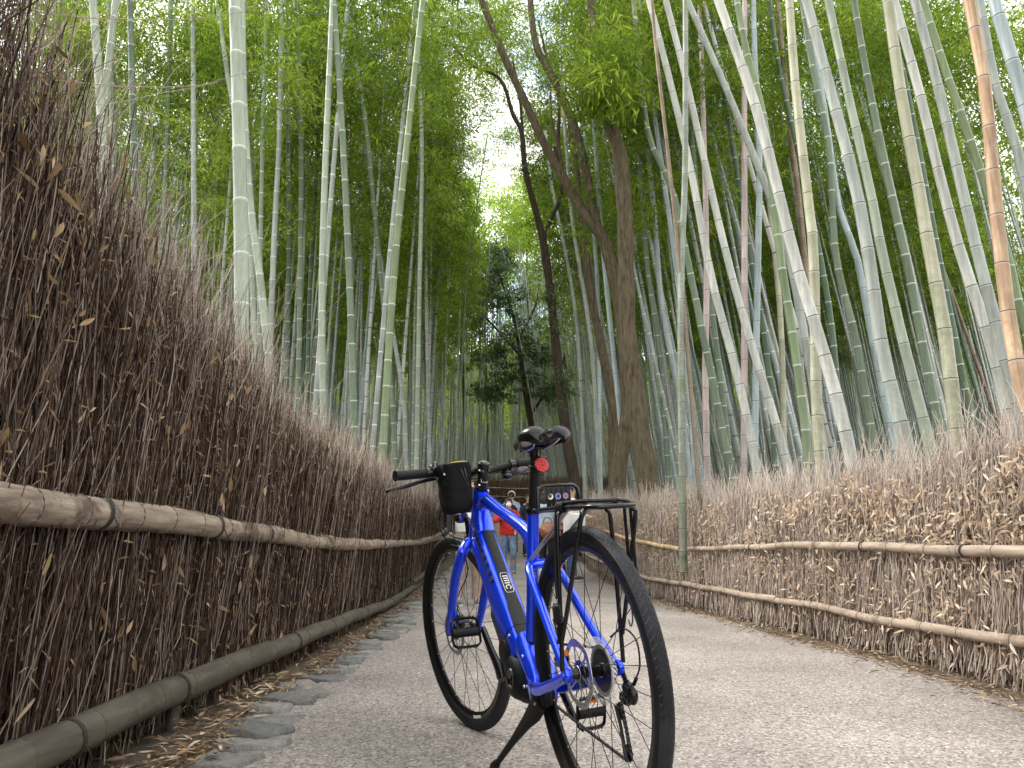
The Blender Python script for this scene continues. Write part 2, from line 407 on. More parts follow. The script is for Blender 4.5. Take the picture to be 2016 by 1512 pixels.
# ---- culms one can pick out: (photo points from the foot up, width in photo px, colour, ring, internode scale, words)
CULMS = [
 # left of the path
 ([(475,700),(468,300),(455,-20)], 31, 'pale', 'P', 'thickest pale grey-green bamboo rising behind the left hedge'),
 ([(205,420),(194,220),(172,-20)], 20, 'pale', 'P', 'pale bamboo at far left crossing its neighbour low down in a V'),
 ([(190,430),(199,210),(219,-20)], 18, 'pale', 'P', 'pale bamboo at far left leaning right out of the V-shaped pair'),
 ([(226,440),(216,200),(205,-20)], 13, 'green', 'P', 'dim green bamboo just right of the V-shaped pair at far left'),
 ([(266,500),(256,200),(246,-20)], 15, 'dark', 'P', 'dark green bamboo right of the V-shaped pair, above the left hedge'),
 ([(313,580),(324,300),(328,-20)], 11, 'green', 'P', 'slim green bamboo standing almost upright over the tall end of the left hedge'),
 ([(322,560),(350,250),(358,40)], 7, 'blue', 'P', 'very thin bluish bamboo leaning right beside a slim green one'),
 ([(381,610),(377,300),(372,10)], 12, 'grey', 'P', 'slim grey upright bamboo left of the thickest pale culm'),
 ([(500,640),(478,330),(445,150),(419,-20)], 12, 'pale', 'P', 'slim pale bamboo whose top leans left across the thickest pale culm'),
 ([(534,790),(512,560),(490,400),(476,200),(470,-20)], 16, 'pale', 'P', 'pale bamboo leaning left against the thickest culm, just to its right'),
 ([(519,740),(505,560),(489,300)], 10, 'green', 'P', 'thin green bamboo squeezed between two pale ones right of the thickest culm'),
 ([(529,760),(537,480),(546,250),(549,-20)], 12, 'grey', 'P', 'slim grey-green bamboo leaning slightly right over the middle of the left hedge'),
 ([(586,830),(590,480),(588,200),(576,-20)], 11, 'green', 'P', 'slim olive bamboo with pale rings, upright over the left hedge'),
 ([(562,830),(566,480),(560,60)], 10, 'dark', 'P', 'thin dark bamboo in shade between two slim green ones'),
 ([(638,880),(632,600),(638,300),(651,-20)], 15, 'pale', 'P', 'pale bamboo with close white rings whose tip meets its neighbour at the top edge'),
 ([(698,870),(687,560),(671,250),(652,-20)], 15, 'green', 'P', 'green bamboo with white rings leaning left to meet its pale neighbour at the top edge'),
 ([(773,800),(742,480),(720,260),(700,120)], 10, 'green', 'P', 'slim green bamboo leaning left behind the long diagonal culm'),
 ([(753,900),(775,530),(801,260),(831,-20)], 16, 'bright', 'P', 'long diagonal green bamboo leaning right over the left hedge'),
 ([(820,910),(825,560),(829,300),(822,100)], 10, 'pale', 'P', 'upright olive-green bamboo right of the long diagonal one'),
 ([(846,905),(838,600),(836,380)], 8, 'grey', 'P', 'thin grey upright bamboo near the end of the left hedge'),
 ([(800,905),(790,760),(752,540),(735,430)], 9, 'grey', 'P', 'thin grey bamboo leaning left behind the end of the left hedge'),
 ([(604,830),(607,600),(617,380),(622,200)], 9, 'dark', 'P', 'thin dark bamboo behind the middle of the left hedge'),
 ([(836,905),(850,640),(870,420)], 6, 'dark', 'P', 'very thin dark bamboo leaning right at the end of the left hedge'),
 ([(905,830),(918,560),(930,460)], 3, 'dark', 'D', 'almost black thin pole leaning right beside the dark evergreen tree'),
 # right of the path
 ([(1480,870),(1443,702),(1402,540),(1362,324),(1315,121),(1279,-20)], 17, 'white', 'D', 'whitish grey bamboo leaning left, first thick one right of the brown tree trunks'),
 ([(1555,940),(1520,804),(1483,682),(1439,520),(1398,344),(1358,162),(1313,-20)], 17, 'white', 'D', 'long pale bamboo whose foot stands in the reddish brush'),
 ([(1580,640),(1540,450),(1483,291),(1427,150),(1355,-20)], 16, 'grey', 'D', 'grey bamboo leaning steeply left behind the thick streaked one'),
 ([(1692,980),(1649,783),(1609,642),(1573,520),(1504,243),(1463,113),(1417,-20)], 25, 'white', 'D', 'thick streaked white bamboo leaning far left across the others'),
 ([(1592,1000),(1589,864),(1564,662),(1540,500),(1508,227),(1475,93),(1455,-20)], 18, 'bright', 'P', 'bright green bamboo with pale rings near the middle of the right grove'),
 ([(1486,950),(1489,743),(1495,500),(1499,300),(1491,100),(1489,-20)], 14, 'blue', 'D', 'straight bluish bamboo standing nearly upright between leaning ones'),
 ([(1622,960),(1609,783),(1605,500),(1593,364),(1572,162),(1560,-20)], 22, 'beige', 'D', 'thick pale mottled bamboo standing nearly upright behind the streaked one'),
 ([(1790,900),(1742,702),(1714,500),(1686,344),(1645,182),(1593,-20)], 27, 'grey', 'D', 'thick grey mottled bamboo with dark rings, right grove'),
 ([(1835,900),(1783,682),(1742,500),(1718,364),(1678,182),(1637,-20)], 21, 'pale', 'D', 'pale green bamboo beside the thick grey mottled one'),
 ([(1860,900),(1823,702),(1791,520),(1767,405),(1722,182),(1688,-20)], 18, 'green', 'P', 'deep green bamboo with light rings in front of the thick beige one'),
 ([(1890,920),(1864,662),(1836,500),(1819,385),(1783,182),(1756,-20)], 28, 'beige', 'D', 'thickest beige bamboo mottled with lichen, right grove'),
 ([(2000,880),(1949,662),(1904,520),(1868,385),(1819,174),(1768,-20)], 23, 'white', 'D', 'smooth bluish white bamboo leaning left, next to the thickest beige one'),
 ([(2040,940),(1981,702),(1941,540),(1896,344),(1856,162),(1809,-20)], 24, 'grey', 'D', 'grey white bamboo leaning left near the right edge'),
 ([(2030,680),(2010,607),(1985,486),(1929,304),(1868,121),(1825,-20)], 19, 'bright', 'P', 'yellowish green bamboo crossing the orange one near the right edge'),
 ([(2045,900),(2010,740),(1989,607),(1965,364),(1949,162),(1918,-20)], 30, 'orange', 'D', 'single orange tan bamboo near the right edge'),
 ([(2110,620),(2060,350),(2016,162),(1967,-20)], 31, 'blue', 'D', 'thick bluish white bamboo in the top right corner'),
 ([(2045,500),(2005,283),(1969,162),(1940,-20)], 20, 'grey', 'D', 'grey bamboo half hidden behind the orange one'),
 ([(1602,700),(1577,405),(1556,202),(1537,-20)], 12, 'brown', 'D', 'old brown bamboo behind the bright green one'),
 ([(1394,985),(1390,743),(1394,540),(1392,344),(1386,100)], 13, 'pink', 'D', 'pinkish beige bamboo standing upright above the right rail'),
 ([(1465,985),(1467,783),(1469,500),(1470,202),(1472,60)], 14, 'pink', 'D', 'lilac tinged pale bamboo standing straight among leaning green ones'),
 ([(1340,800),(1305,607),(1289,405),(1269,222),(1236,-20)], 11, 'blue', 'D', 'slim bluish bamboo just right of the biggest tree trunk'),
 ([(1445,960),(1394,702),(1354,500),(1325,364),(1277,243),(1250,-20)], 14, 'green', 'P', 'slim green bamboo bending left over the right rail'),
 ([(1345,1097),(1342,702),(1344,500),(1352,336),(1354,60)], 15, 'moss', 'D', 'mossy bamboo standing in front of the right hedge at the rail joint'),
 ([(1765,900),(1726,702),(1690,500),(1657,405),(1629,202),(1590,-20)], 15, 'blue', 'D', 'slim blue-grey bamboo left of the thick grey mottled one'),
 ([(1735,985),(1690,682),(1649,500),(1637,283),(1605,121),(1585,-20)], 15, 'green', 'P', 'dark green bamboo behind the streaked white one'),
 ([(1445,975),(1408,642),(1380,420),(1362,200)], 12, 'green', 'P', 'slim green bamboo behind the pinkish beige one'),
 ([(1378,985),(1354,682),(1338,500),(1318,300),(1296,100),(1286,-20)], 9, 'brown', 'D', 'slim ochre brown bamboo in the right grove just behind the mossy one'),
 ([(1530,960),(1512,700),(1480,500),(1455,330),(1420,90)], 12, 'dark', 'P', 'shaded green bamboo behind the lilac tinged one'),
 ([(1660,940),(1640,640),(1600,400),(1570,250)], 13, 'dark', 'P', 'shaded green bamboo between the beige and streaked ones'),
 ([(1545,960),(1540,640),(1520,400),(1500,180)], 12, 'beige', 'D', 'dull beige bamboo in the shade of the bright green one'),
 ([(1926,900),(1890,700),(1850,480),(1800,200),(1770,60)], 14, 'dark', 'P', 'shaded green bamboo right of the thickest beige one'),
 ([(1182,940),(1179,668),(1176,525),(1160,330)], 9, 'blue', 'D', 'thin blue-white bamboo standing upright among the brown trunks'),
 ([(1230,960),(1224,846),(1200,608),(1185,440),(1172,240)], 11, 'blue', 'D', 'blue-white bamboo bending left between the brown trunks'),
 ([(1180,930),(1164,668),(1128,430),(1118,300)], 9, 'grey', 'D', 'thin grey bamboo bending left right of the forked tree'),
 ([(1150,930),(1140,700),(1128,567),(1102,430)], 8, 'grey', 'D', 'thin grey bamboo crossing another right of the forked tree'),
 ([(1318,960),(1300,700),(1276,520),(1262,300),(1245,100)], 11, 'green', 'P', 'slim green bamboo close behind the biggest trunk'),
 ([(1372,985),(1362,800),(1345,620),(1318,400),(1290,200)], 12, 'blue', 'D', 'blue-grey bamboo between the orange one and the biggest trunk'),
]
def side_ok(X, Y): return X < xl(Y) - .35 if X < 0 else X > xr(Y) + .25
culm_objs = []
for ci, (pts, w, mk, rg, words) in enumerate(CULMS):
    fx, fy = pts[0]
    Y = FPX * .112 / w
    if 'mossy' in words: Y = 8.65
    elif 'evergreen' in words: Y = 20
    else:
        while not side_ok(at(fx, fy, Y).x, Y) and Y < 40: Y += .15
    W_ = [at(px, py, Y) for px, py in pts]
    W_ = [p + Vector((0, .25 * (i / max(1, len(W_) - 1)) * Y * .06, 0)) for i, p in enumerate(W_)]
    d = (W_[0] - W_[1]); d = d / max(.2, -d.z) if d.z < 0 else Vector((0, 0, -1))
    foot = W_[0] + Vector((d.x * .6, d.y * .6, -1)) * max(.05, W_[0].z - (gz(Y) - .25)); 
    if 'mossy' in words: foot = W_[0] + Vector((0, 0, -.02))
    e = (W_[-1] - W_[-2]).normalized()
    xt = 1.0
    top = [W_[-1] + e * 1.5 * xt, W_[-1] + e * 3.4 * xt + Vector((.15 * random.uniform(-1, 1), 0, 0))]
    full = smooth_path([foot] + W_ + top, 5)
    r0 = w * Y / FPX / 2
    A = np.array([p[:] for p in full]); A -= A[0]
    me = make_culm_mesh(A, r0 * 1.08, r0 * .72, max(.22, min(.36, r0 * 6)), 14 if w > 13 else 10, ci, mk, M_ring_pale if rg == 'P' else M_ring_dark)
    o = link('bamboo', me, None, full[0])
    tag(o, words, 'bamboo', 'bamboo culms of the left grove' if fx < 1008 else 'bamboo culms of the right grove')
    culm_objs.append(o)

# ---- leaves
LEAF_MAT = {
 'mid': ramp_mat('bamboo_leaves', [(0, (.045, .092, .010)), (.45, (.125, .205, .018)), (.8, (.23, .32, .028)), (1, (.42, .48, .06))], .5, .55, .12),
 'sun': ramp_mat('sunlit_tint_leaves', [(0, (.14, .24, .025)), (.5, (.28, .42, .045)), (1, (.48, .58, .09))], .55, .6, .35),  # sunlit glow put into a brighter copy of the leaf colour
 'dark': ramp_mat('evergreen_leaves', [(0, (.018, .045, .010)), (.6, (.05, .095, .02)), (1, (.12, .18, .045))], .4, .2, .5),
}
def leaf_quads(Pc, D, Ln, Wd, Nr):
    """Pc base points, D unit directions, Ln lengths, Wd widths, Nr side vectors -> verts (4n,3), quads"""
    n = len(Pc); V = np.empty((n, 4, 3))
    side = np.cross(D, Nr); side /= np.linalg.norm(side, axis=1)[:, None] + 1e-9
    V[:, 0] = Pc; V[:, 1] = Pc + D * (Ln * .42)[:, None] + side * (Wd * .5)[:, None]
    V[:, 2] = Pc + D * Ln[:, None]; V[:, 3] = Pc + D * (Ln * .42)[:, None] - side * (Wd * .5)[:, None]
    V[:, 2, 2] -= Ln * .12
    return V.reshape(-1, 3), np.arange(4 * n).reshape(-1, 4)

def rand_unit(rs, n):
    d = rs.normal(size=(n, 3)); return d / np.linalg.norm(d, axis=1)[:, None]

def sprays(rs, centers, per, spread, ln, wd, droop=.5):
    """fan-like clusters of leaves round each centre"""
    n = len(centers); N = n * per
    c = np.repeat(centers, per, 0)
    ax = rand_unit(rs, n); ax[:, 2] = ax[:, 2] * .35 - droop * .4; ax /= np.linalg.norm(ax, axis=1)[:, None]
    A = np.repeat(ax, per, 0)
    t = rs.uniform(-1, 1, N)[:, None] * spread
    off = rs.normal(size=(N, 3)) * spread * np.array([.30, .30, .16])
    Pc = c + A * t + off
    D = A * .7 + rand_unit(rs, N) * .75; D[:, 2] -= droop * .5; D /= np.linalg.norm(D, axis=1)[:, None]
    L_ = rs.uniform(.65, 1.2, N) * ln; W_ = rs.uniform(.7, 1.2, N) * wd
    V, F = leaf_quads(Pc, D, L_, W_, rand_unit(rs, N))
    v = np.clip(np.repeat(rs.uniform(0, 1, n), per) * .55 + rs.uniform(0, 1, N) * .45, 0, 1)
    return V, F, np.repeat(v, 4)

# culm + crown prototypes for the mass of the grove (local coordinates, foot at origin)
HB = 17.0
def proto_culm(k, ring, mk, r0=.05):
    rs = np.random.default_rng(k); t = np.linspace(0, 1, 14)
    bx, by = rs.uniform(-.5, .5, 2)
    P = np.stack([bx * t ** 2 * 1.2, by * t ** 2 * 1.2, t * HB * (1 - .03 * t)], 1)
    V, F, mi, vv = culm_arrays(P, np.interp(t, [0, .6, 1], [r0, r0 * .75, r0 * .16]), .34, 7, k, False)
    return npmesh('culm', V, F, [CM[mk], ring], vv, midx=mi), P
def proto_crown(k, P, lm, per=46, nsp=165, ln=.17, wd=.036, lo=.48):
    rs = np.random.default_rng(500 + k)
    t = rs.uniform(lo, 1.0, nsp) ** .9; base = np.stack([np.interp(t, np.linspace(0, 1, len(P)), P[:, j]) for j in range(3)], 1)
    a = rs.uniform(0, 2 * np.pi, nsp); rr = rs.uniform(.1, 1, nsp) * (1.55 - 1.0 * np.clip((t - .6) / .4, 0, 1))
    c = base + np.stack([np.cos(a) * rr, np.sin(a) * rr, -.25 * rr + rs.normal(size=nsp) * .2], 1)
    V, F, v = sprays(rs, c, per, .44, ln, wd)
    fo = npmesh('foliage', V, F, LEAF_MAT[lm], v, smooth=False)
    mid = (base + c) / 2 + np.array([0, 0, .12]); K = np.stack([base, mid, c], 1)
    T = c - base; ref = np.array([.3, .9, .2]); u = np.cross(T, ref); u /= np.linalg.norm(u, axis=1)[:, None] + 1e-9; w = np.cross(T, u); w /= np.linalg.norm(w, axis=1)[:, None] + 1e-9
    th = np.linspace(0, 2 * np.pi, 3, endpoint=False); rr3 = np.array([.010, .006, .002])
    VB = K[:, :, None] + rr3[None, :, None, None] * (np.cos(th)[None, None, :, None] * u[:, None, None] + np.sin(th)[None, None, :, None] * w[:, None, None])
    b0 = (np.arange(len(c)) * 9)[:, None, None] + (np.arange(2) * 3)[None, :, None]; k1 = np.arange(3)[None, None]; k2 = (k1 + 1) % 3
    FB = np.stack([b0 + k1, b0 + k2, b0 + 3 + k2, b0 + 3 + k1], -1).reshape(-1, 4)
    return fo, npmesh('branches', VB.reshape(-1, 3), FB, CM['green'], np.full(len(c) * 9, .5))
kinds = ['grey', 'green', 'dark', 'blue', 'pale', 'grey', 'white', 'blue', 'brown', 'pale']
PROTO = []
for k in range(10):
    me, P = proto_culm(k, M_ring_pale if k % 2 else M_ring_dark, kinds[k])
    PROTO.append((me, proto_crown(k, P, 'mid'), kinds[k]))
PROTO_SUN = [proto_crown(40 + k, proto_culm(k, M_ring_pale, 'pale')[1], 'sun') for k in range(3)]
used = []
def place(x, y, dmin):
    for (a, b) in used:
        if (a - x) ** 2 + (b - y) ** 2 < dmin ** 2: return False
    used.append((x, y)); return True
WORD = {'grey': 'grey', 'green': 'green', 'dark': 'dark green', 'blue': 'blue-grey', 'pale': 'pale green', 'brown': 'brown', 'white': 'whitish'}
def in_view(x, y, m=60): return abs(x / max(y, .1)) < (1008 + m) / FPX * 1.0
REG = []
def proj_px(p):
    c, s = math.cos(PITCH), math.sin(PITCH); z = p.z - CAM_H; d = p.y * c + z * s
    return CX + FPX * p.x / d, CY - FPX * (z * c - p.y * s) / d
def add_bamboo(x, y, lean, k, s, side, ly=0, crown=True, thick=1.0):
    me, cr, kd = PROTO[k]
    mass = {'L': 'left', 'R': 'right', 'F': 'far'}[side]
    sp = proj_px(Vector((x + math.tan(lean) * 5, y, gz(y) + 5))); REG_px = sp[0]
    if side == 'F': lab = 'slim %s bamboo in the dense stand closing off the far end of the path' % WORD[kd]
    else: lab = 'slim %s bamboo deep among the crowd of the %s-hand grove' % (WORD[kd], mass)
    o = empty('bamboo', (x, y, gz(y) - .1), lab, 'bamboo', lab.split(' bamboo')[0] + ' bamboos, ' + mass + ' grove', (ly, lean, random.uniform(-.5, .5) if abs(lean) < .03 else 0))
    link('culm', me, o, scale=(s * thick, s * thick, s))
    REG.append((o, WORD[kd], REG_px, side))
    if crown:
        cc = cr if random.random() < .8 else PROTO_SUN[k % 3]
        link('foliage', cc[0], o, scale=(s, s, s)); link('branches', cc[1], o, scale=(s, s, s))
    return o
n_l = n_r = 0
tries = 0
while n_l < 100 and tries < 4000:
    tries += 1
    y = 13 + 37 * random.random() ** .8
    x = xl(min(y, 46)) - .7 - random.random() * (min(.68 * y, 26))
    if not in_view(x, y): continue
    if not place(x, y, .75 if y < 25 else .9): continue
    add_bamboo(x, y, random.gauss(.015, .032), random.choice([0, 1, 2, 4, 5, 6, 9, 1, 4]), random.uniform(.85, 1.12), 'L', random.gauss(0, .02)); n_l += 1
tries = 0
while n_r < 118 and tries < 4000:
    tries += 1
    y = 12.5 + 37 * random.random() ** .8
    x = (xr(y) if y < 30 else 2.4) + .7 + random.random() * (min(.68 * y, 26))
    if not in_view(x, y) or (y < 24 and x / y < .235): continue
    if not place(x, y, .75 if y < 25 else .9): continue
    near = max(0, 1 - (y - 9) / 30)
    add_bamboo(x, y, -(.10 + .08 * near) + random.gauss(0, .028), random.choice([0, 1, 2, 3, 5, 6, 7, 8, 3, 0, 7]), random.uniform(.85, 1.12), 'R', random.gauss(0, .02)); n_r += 1
# stand beyond the end of the path
for i in range(20):
    for _ in range(50):
        y = random.uniform(46.2, 62); x = random.uniform(-6, 6)
        if place(x, y, .32): break
    add_bamboo(x, y, random.gauss(0, .03), random.choice([0, 3, 7, 4, 5, 3, 7]), random.uniform(.62, .8), 'F', 0, crown=(i % 5 == 0), thick=.95)

LAND = {'L': [(200, 'V-shaped pale pair'), (320, 'very thin bluish bamboo'), (470, 'thickest pale culm'), (588, 'slim olive bamboo'), (640, 'pair meeting at the top edge'), (775, 'long diagonal green bamboo'), (848, 'end of the left hedge')],
        'R': [(1235, 'biggest tree trunk'), (1343, 'mossy bamboo'), (1392, 'pinkish beige bamboo'), (1467, 'lilac tinged bamboo'), (1560, 'bright green bamboo'), (1608, 'streaked white bamboo'), (1700, 'thick grey mottled bamboo'), (1838, 'thickest beige bamboo'), (1985, 'orange tan bamboo')],
        'F': [(985, 'dark evergreen tree'), (1085, 'slender forked tree'), (900, 'leaf-covered hedge end')]}
LAND['F'] = LAND['F'][:2]
bins = {}
for o, kd, px, side in REG:
    lx, nm = min(LAND[side], key=lambda q: abs(q[0] - px)); bins.setdefault((kd, nm, px > lx), []).append((abs(px - lx), o))
ORD = ['nearest', 'second', 'third', 'fourth', 'fifth', 'sixth', 'seventh', 'eighth', 'ninth', 'tenth', 'eleventh', 'twelfth', 'thirteenth', 'fourteenth', 'fifteenth', 'sixteenth', 'seventeenth', 'eighteenth', 'nineteenth', 'twentieth', '21st', '22nd', '23rd', '24th', '25th', '26th', '27th', '28th', '29th', '30th']
for (kd, nm, rt), L_ in bins.items():
    L_.sort(key=lambda q: q[0])
    for i, (_, o) in enumerate(L_):
        far = 'background '
        o['label'] = ('slim %s %sbamboo %s the %s' % (kd, far, 'right of' if rt else 'left of', nm)) if len(L_) == 1 else ('%s slim %s %sbamboo counting %s from the %s' % (ORD[min(i, 29)], kd, far, 'rightwards' if rt else 'leftwards', nm))
        o['group'] = {'L': 'background bamboos of the left grove', 'R': 'background bamboos of the right grove', 'F': 'bamboos beyond the end of the path'}['L' if o.location.x < 0 and o.location.y < 46 else 'R' if o.location.y < 46 else 'F']

# the grove beyond the culms one can tell apart: one mass of culms, one of leaves
def far_mass():
    Vs = []; Fs = []; ms = []; vs_ = []; off = 0; rs = np.random.default_rng(3)
    n = 0
    while n < 1750:
        y = rs.uniform(18, 78); x = rs.uniform(-1, 1) * (.7 * y + 3)
        if n < 150: y = rs.uniform(46.5, 62); x = rs.uniform(-6, 6)
        elif abs(x) < 3.2 and y < 47: continue
        elif y < 32 and (rs.random() < .35 or abs(x) < 4): continue
        h = rs.uniform(14, 18); t = np.linspace(0, 1, 5); ln = rs.normal(0, .03) - (.11 if x > 2 else -.01)
        P = np.stack([x + ln * t * h, y + 0 * t, gz(y) + t * h], 1)
        r0 = rs.uniform(.036, .058)
        V, F, mi, vv = culm_arrays(P, np.linspace(r0, r0 * .4, 5), .5, 5, n, False)
        Vs.append(V); Fs.append(F + off); ms.append(mi + 2 * (n % 4)); vs_.append(vv); off += len(V); n += 1
    cm = []
    for kk in ('grey', 'blue', 'pale', 'white'): cm += [CM[kk], M_ring_pale]  # haze put into the colour: pale culms brighten the dim distance
    me = npmesh('distant_bamboo', np.concatenate(Vs), np.concatenate(Fs), cm, np.concatenate(vs_), midx=np.concatenate(ms))
    tag(link('distant_bamboo', me), 'crowd of thin bamboo culms filling the depth of the grove', 'bamboo', kind='stuff')
far_mass()
def leaf_mass(name, centers, per, spread, ln, wd, lm, seed, label):
    rs = np.random.default_rng(seed); V, F, v = sprays(rs, centers, per, spread, ln, wd)
    return tag(link(name, npmesh(name, V, F, LEAF_MAT[lm], v, smooth=False)), label, 'foliage', kind='stuff')
rs = np.random.default_rng(11)
def cloud(n, fx, fy, fz):
    return np.stack([fx(n), fy(n), fz(n)], 1)
# leaves of the deep grove, left and right
cs = []
while len(cs) < 15500:
    y = rs.uniform(26, 82); x = rs.uniform(-1, 1) * (.72 * y + 2); z = gz(y) + rs.uniform(8.8, 21.5)
    if abs(x) < 2.6 + .02 * y and y < 60: continue
    if abs(x) < 3 and z > 13 + gz(y): continue
    cs.append((x, y, z))
leaf_mass('distant_foliage', np.array(cs), 24, .85, .32, .080, 'mid', 5, 'mass of green bamboo leaves high in the depth of the grove')
cs = []
while len(cs) < 900:
    y = rs.uniform(52, 80); x = rs.normal(0, 5); z = gz(y) + rs.uniform(5.5, 16) * (1 - .02 * abs(x))
    if abs(x + .9) < 2.2 and z > gz(y) + 13: continue
    cs.append((x, y, z))
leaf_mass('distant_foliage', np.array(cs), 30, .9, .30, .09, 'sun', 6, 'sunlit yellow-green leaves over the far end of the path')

# leaves hanging over the path in front of the far opening, and the unseen canopy added round and above the camera
cs = []
for px, py, Y, rx, n in ((830, 150, 24, 95, 90), (900, 60, 22, 110, 110), (800, 60, 20, 90, 80), (880, 250, 30, 60, 60), (1040, 130, 27, 75, 80), (1075, 250, 29, 45, 45), (985, 40, 25, 80, 80), (880, 360, 38, 50, 55), (1010, 420, 44, 55, 60), (1070, 350, 34, 45, 50), (1000, 330, 40, 40, 40), (870, 180, 30, 50, 50), (960, 190, 30, 60, 70), (925, 300, 35, 45, 60), (1000, 270, 33, 40, 50), (950, 110, 27, 60, 60), (1185, 140, 12.2, 45, 40), (1200, 90, 13, 70, 80), (1230, 170, 13.4, 50, 50), (1980, 200, 16, 90, 70), (1850, 50, 15, 110, 80), (1700, 60, 16, 110, 60), (1550, 40, 16, 110, 60), (130, 60, 15, 100, 60), (230, 200, 18, 90, 60), (420, 60, 17, 100, 60), (760, 230, 24, 90, 80), (650, 120, 19, 120, 110), (520, 60, 18, 110, 90), (350, 120, 17, 110, 90), (1330, 60, 17, 110, 110), (1480, 120, 18, 110, 110), (1640, 80, 17, 110, 110), (1800, 120, 17, 110, 110), (1950, 80, 17, 110, 110), (1900, 330, 22, 90, 70), (1560, 300, 24, 90, 60), (250, 40, 16, 110, 80), (1700, 250, 22, 100, 70)):
    for k in range(int(n * 1.7)):
        q = rs.normal(size=3) * .55; cs.append(at(px + q[0] * rx, py + q[1] * rx * .8, Y + q[2] * 2.5)[:])
leaf_mass('overhanging_foliage', np.array(cs), 34, .42, .15, .032, 'mid', 8, 'bamboo leaf sprays hanging from above over both sides of the path')
cs = []
for px, py, Y, rx, n in ((930, 490, 55, 70, 170), (870, 440, 52, 60, 130), (1035, 470, 55, 60, 150), (985, 400, 58, 55, 70), (985, 560, 60, 80, 140), (900, 560, 58, 60, 100), (1060, 560, 58, 60, 100), (1080, 400, 54, 50, 90), (850, 330, 50, 50, 80), (900, 620, 62, 90, 90), (1050, 640, 62, 80, 90)):
    for k in range(n):
        q = rs.normal(size=3) * .5; cs.append(at(px + q[0] * rx, py + q[1] * rx * .85, Y + q[2] * 5)[:])
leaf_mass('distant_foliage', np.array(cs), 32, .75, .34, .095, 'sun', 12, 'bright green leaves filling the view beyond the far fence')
def surrounding():  # unseen rest of the grove, added to dim ambient light and feed reflections
    r_ = np.random.default_rng(17); Vs = []; Fs = []; ms = []; vs_ = []; off = 0
    for n in range(110):
        sd = -1 if n % 2 else 1; y = r_.uniform(-14, 7.5); x = sd * (r_.uniform(2.4, 13) if y < 0 else r_.uniform(8.5, 16)); h = 15; t = np.linspace(0, 1, 5); ln = r_.normal(0, .05)
        P = np.stack([x + ln * t * h, y + 0 * t, t * h], 1); V, F, mi, vv = culm_arrays(P, np.linspace(.055, .03, 5), .4, 6, n, False)
        Vs.append(V); Fs.append(F + off); ms.append(mi + 2 * (n % 4)); vs_.append(vv); off += len(V)
    cm = []
    for kk in ('grey', 'pale', 'dark', 'green'): cm += [CM[kk], M_ring_pale]
    tag(link('surrounding_bamboo', npmesh('surrounding_bamboo', np.concatenate(Vs), np.concatenate(Fs), cm, np.concatenate(vs_), midx=np.concatenate(ms))), 'unseen bamboo added around and behind the viewpoint', 'bamboo', kind='stuff')
    c = []
    while len(c) < 2100:
        y = r_.uniform(-14, 10); x = r_.uniform(-13, 13); z = r_.uniform(9, 14.5)
        if abs(x) < 1.2 and r_.random() < .6: continue
        c.append((x, y, z))
    leaf_mass('surrounding_foliage', np.array(c), 26, .7, .22, .05, 'mid', 9, 'unseen leaf canopy added above and behind the viewpoint')
surrounding()

def hill():
    V = []; F = []; nx = 40; rows = [(84, 3), (92, 12), (110, 20), (150, 28)]
    for (y, h) in rows:
        for k in range(nx + 1):
            x = -170 + 340 * k / nx; V.append((x, y, gz(y) + h * (1 + .12 * math.sin(k * 1.3)) if y > 85 else gz(y) - .5))
    for i in range(len(rows) - 1):
        for k in range(nx): a = i * (nx + 1) + k; F.append((a, a + 1, a + nx + 2, a + nx + 1))
    tag(link('hill', npmesh('hill', V, F, mat('hill_shade_green', (.018, .028, .010), .95, var=.5, vscale=.6))), kind='structure')  # near-black green puts the grove's deep shade into the colour; added to hide sky
hill()
def bark_mat(name, a, b_, c):
    m, nt, b = new_mat(name); N = nt.nodes; L = nt.links
    tcn = N.new('ShaderNodeTexCoord'); mp = N.new('ShaderNodeMapping'); mp.inputs['Scale'].default_value = (22, 22, 4); L.new(tcn.outputs['Object'], mp.inputs[0])
    n1 = N.new('ShaderNodeTexNoise'); n1.inputs['Scale'].default_value = 1; n1.inputs['Detail'].default_value = 9; n1.inputs['Roughness'].default_value = .68; L.new(mp.outputs[0], n1.inputs['Vector'])
    n2 = N.new('ShaderNodeTexNoise'); n2.inputs['Scale'].default_value = 2.0; n2.inputs['Detail'].default_value = 7; n2.inputs['Roughness'].default_value = .7; L.new(tcn.outputs['Object'], n2.inputs['Vector'])
    cr = N.new('ShaderNodeValToRGB'); cr.color_ramp.elements[0].position = .34; cr.color_ramp.elements[1].position = .68; cr.color_ramp.elements[0].color = (*a, 1); cr.color_ramp.elements[1].color = (*b_, 1); L.new(n1.outputs['Fac'], cr.inputs[0])
    c2 = N.new('ShaderNodeValToRGB'); c2.color_ramp.elements[0].position = .45; c2.color_ramp.elements[1].position = .7; c2.color_ramp.elements[1].color = (.6, .6, .6, 1); L.new(n2.outputs['Fac'], c2.inputs[0])
    mx = N.new('ShaderNodeMixRGB'); mx.inputs[2].default_value = (*c, 1); L.new(c2.outputs[0], mx.inputs[0]); L.new(cr.outputs[0], mx.inputs[1]); L.new(mx.outputs[0], b.inputs['Base Color'])
    b.inputs['Roughness'].default_value = .9; b.inputs['Specular IOR Level'].default_value = .15
    bp = N.new('ShaderNodeBump'); bp.inputs['Strength'].default_value = .8; bp.inputs['Distance'].default_value = .015; L.new(n1.outputs['Fac'], bp.inputs['Height']); L.new(bp.outputs[0], b.inputs['Normal'])
    return m
M_bark = bark_mat('bark', (.040, .031, .020), (.155, .122, .080), (.10, .095, .06))
M_bark_d = bark_mat('bark_dark', (.022, .016, .011), (.085, .062, .045), (.05, .045, .03))
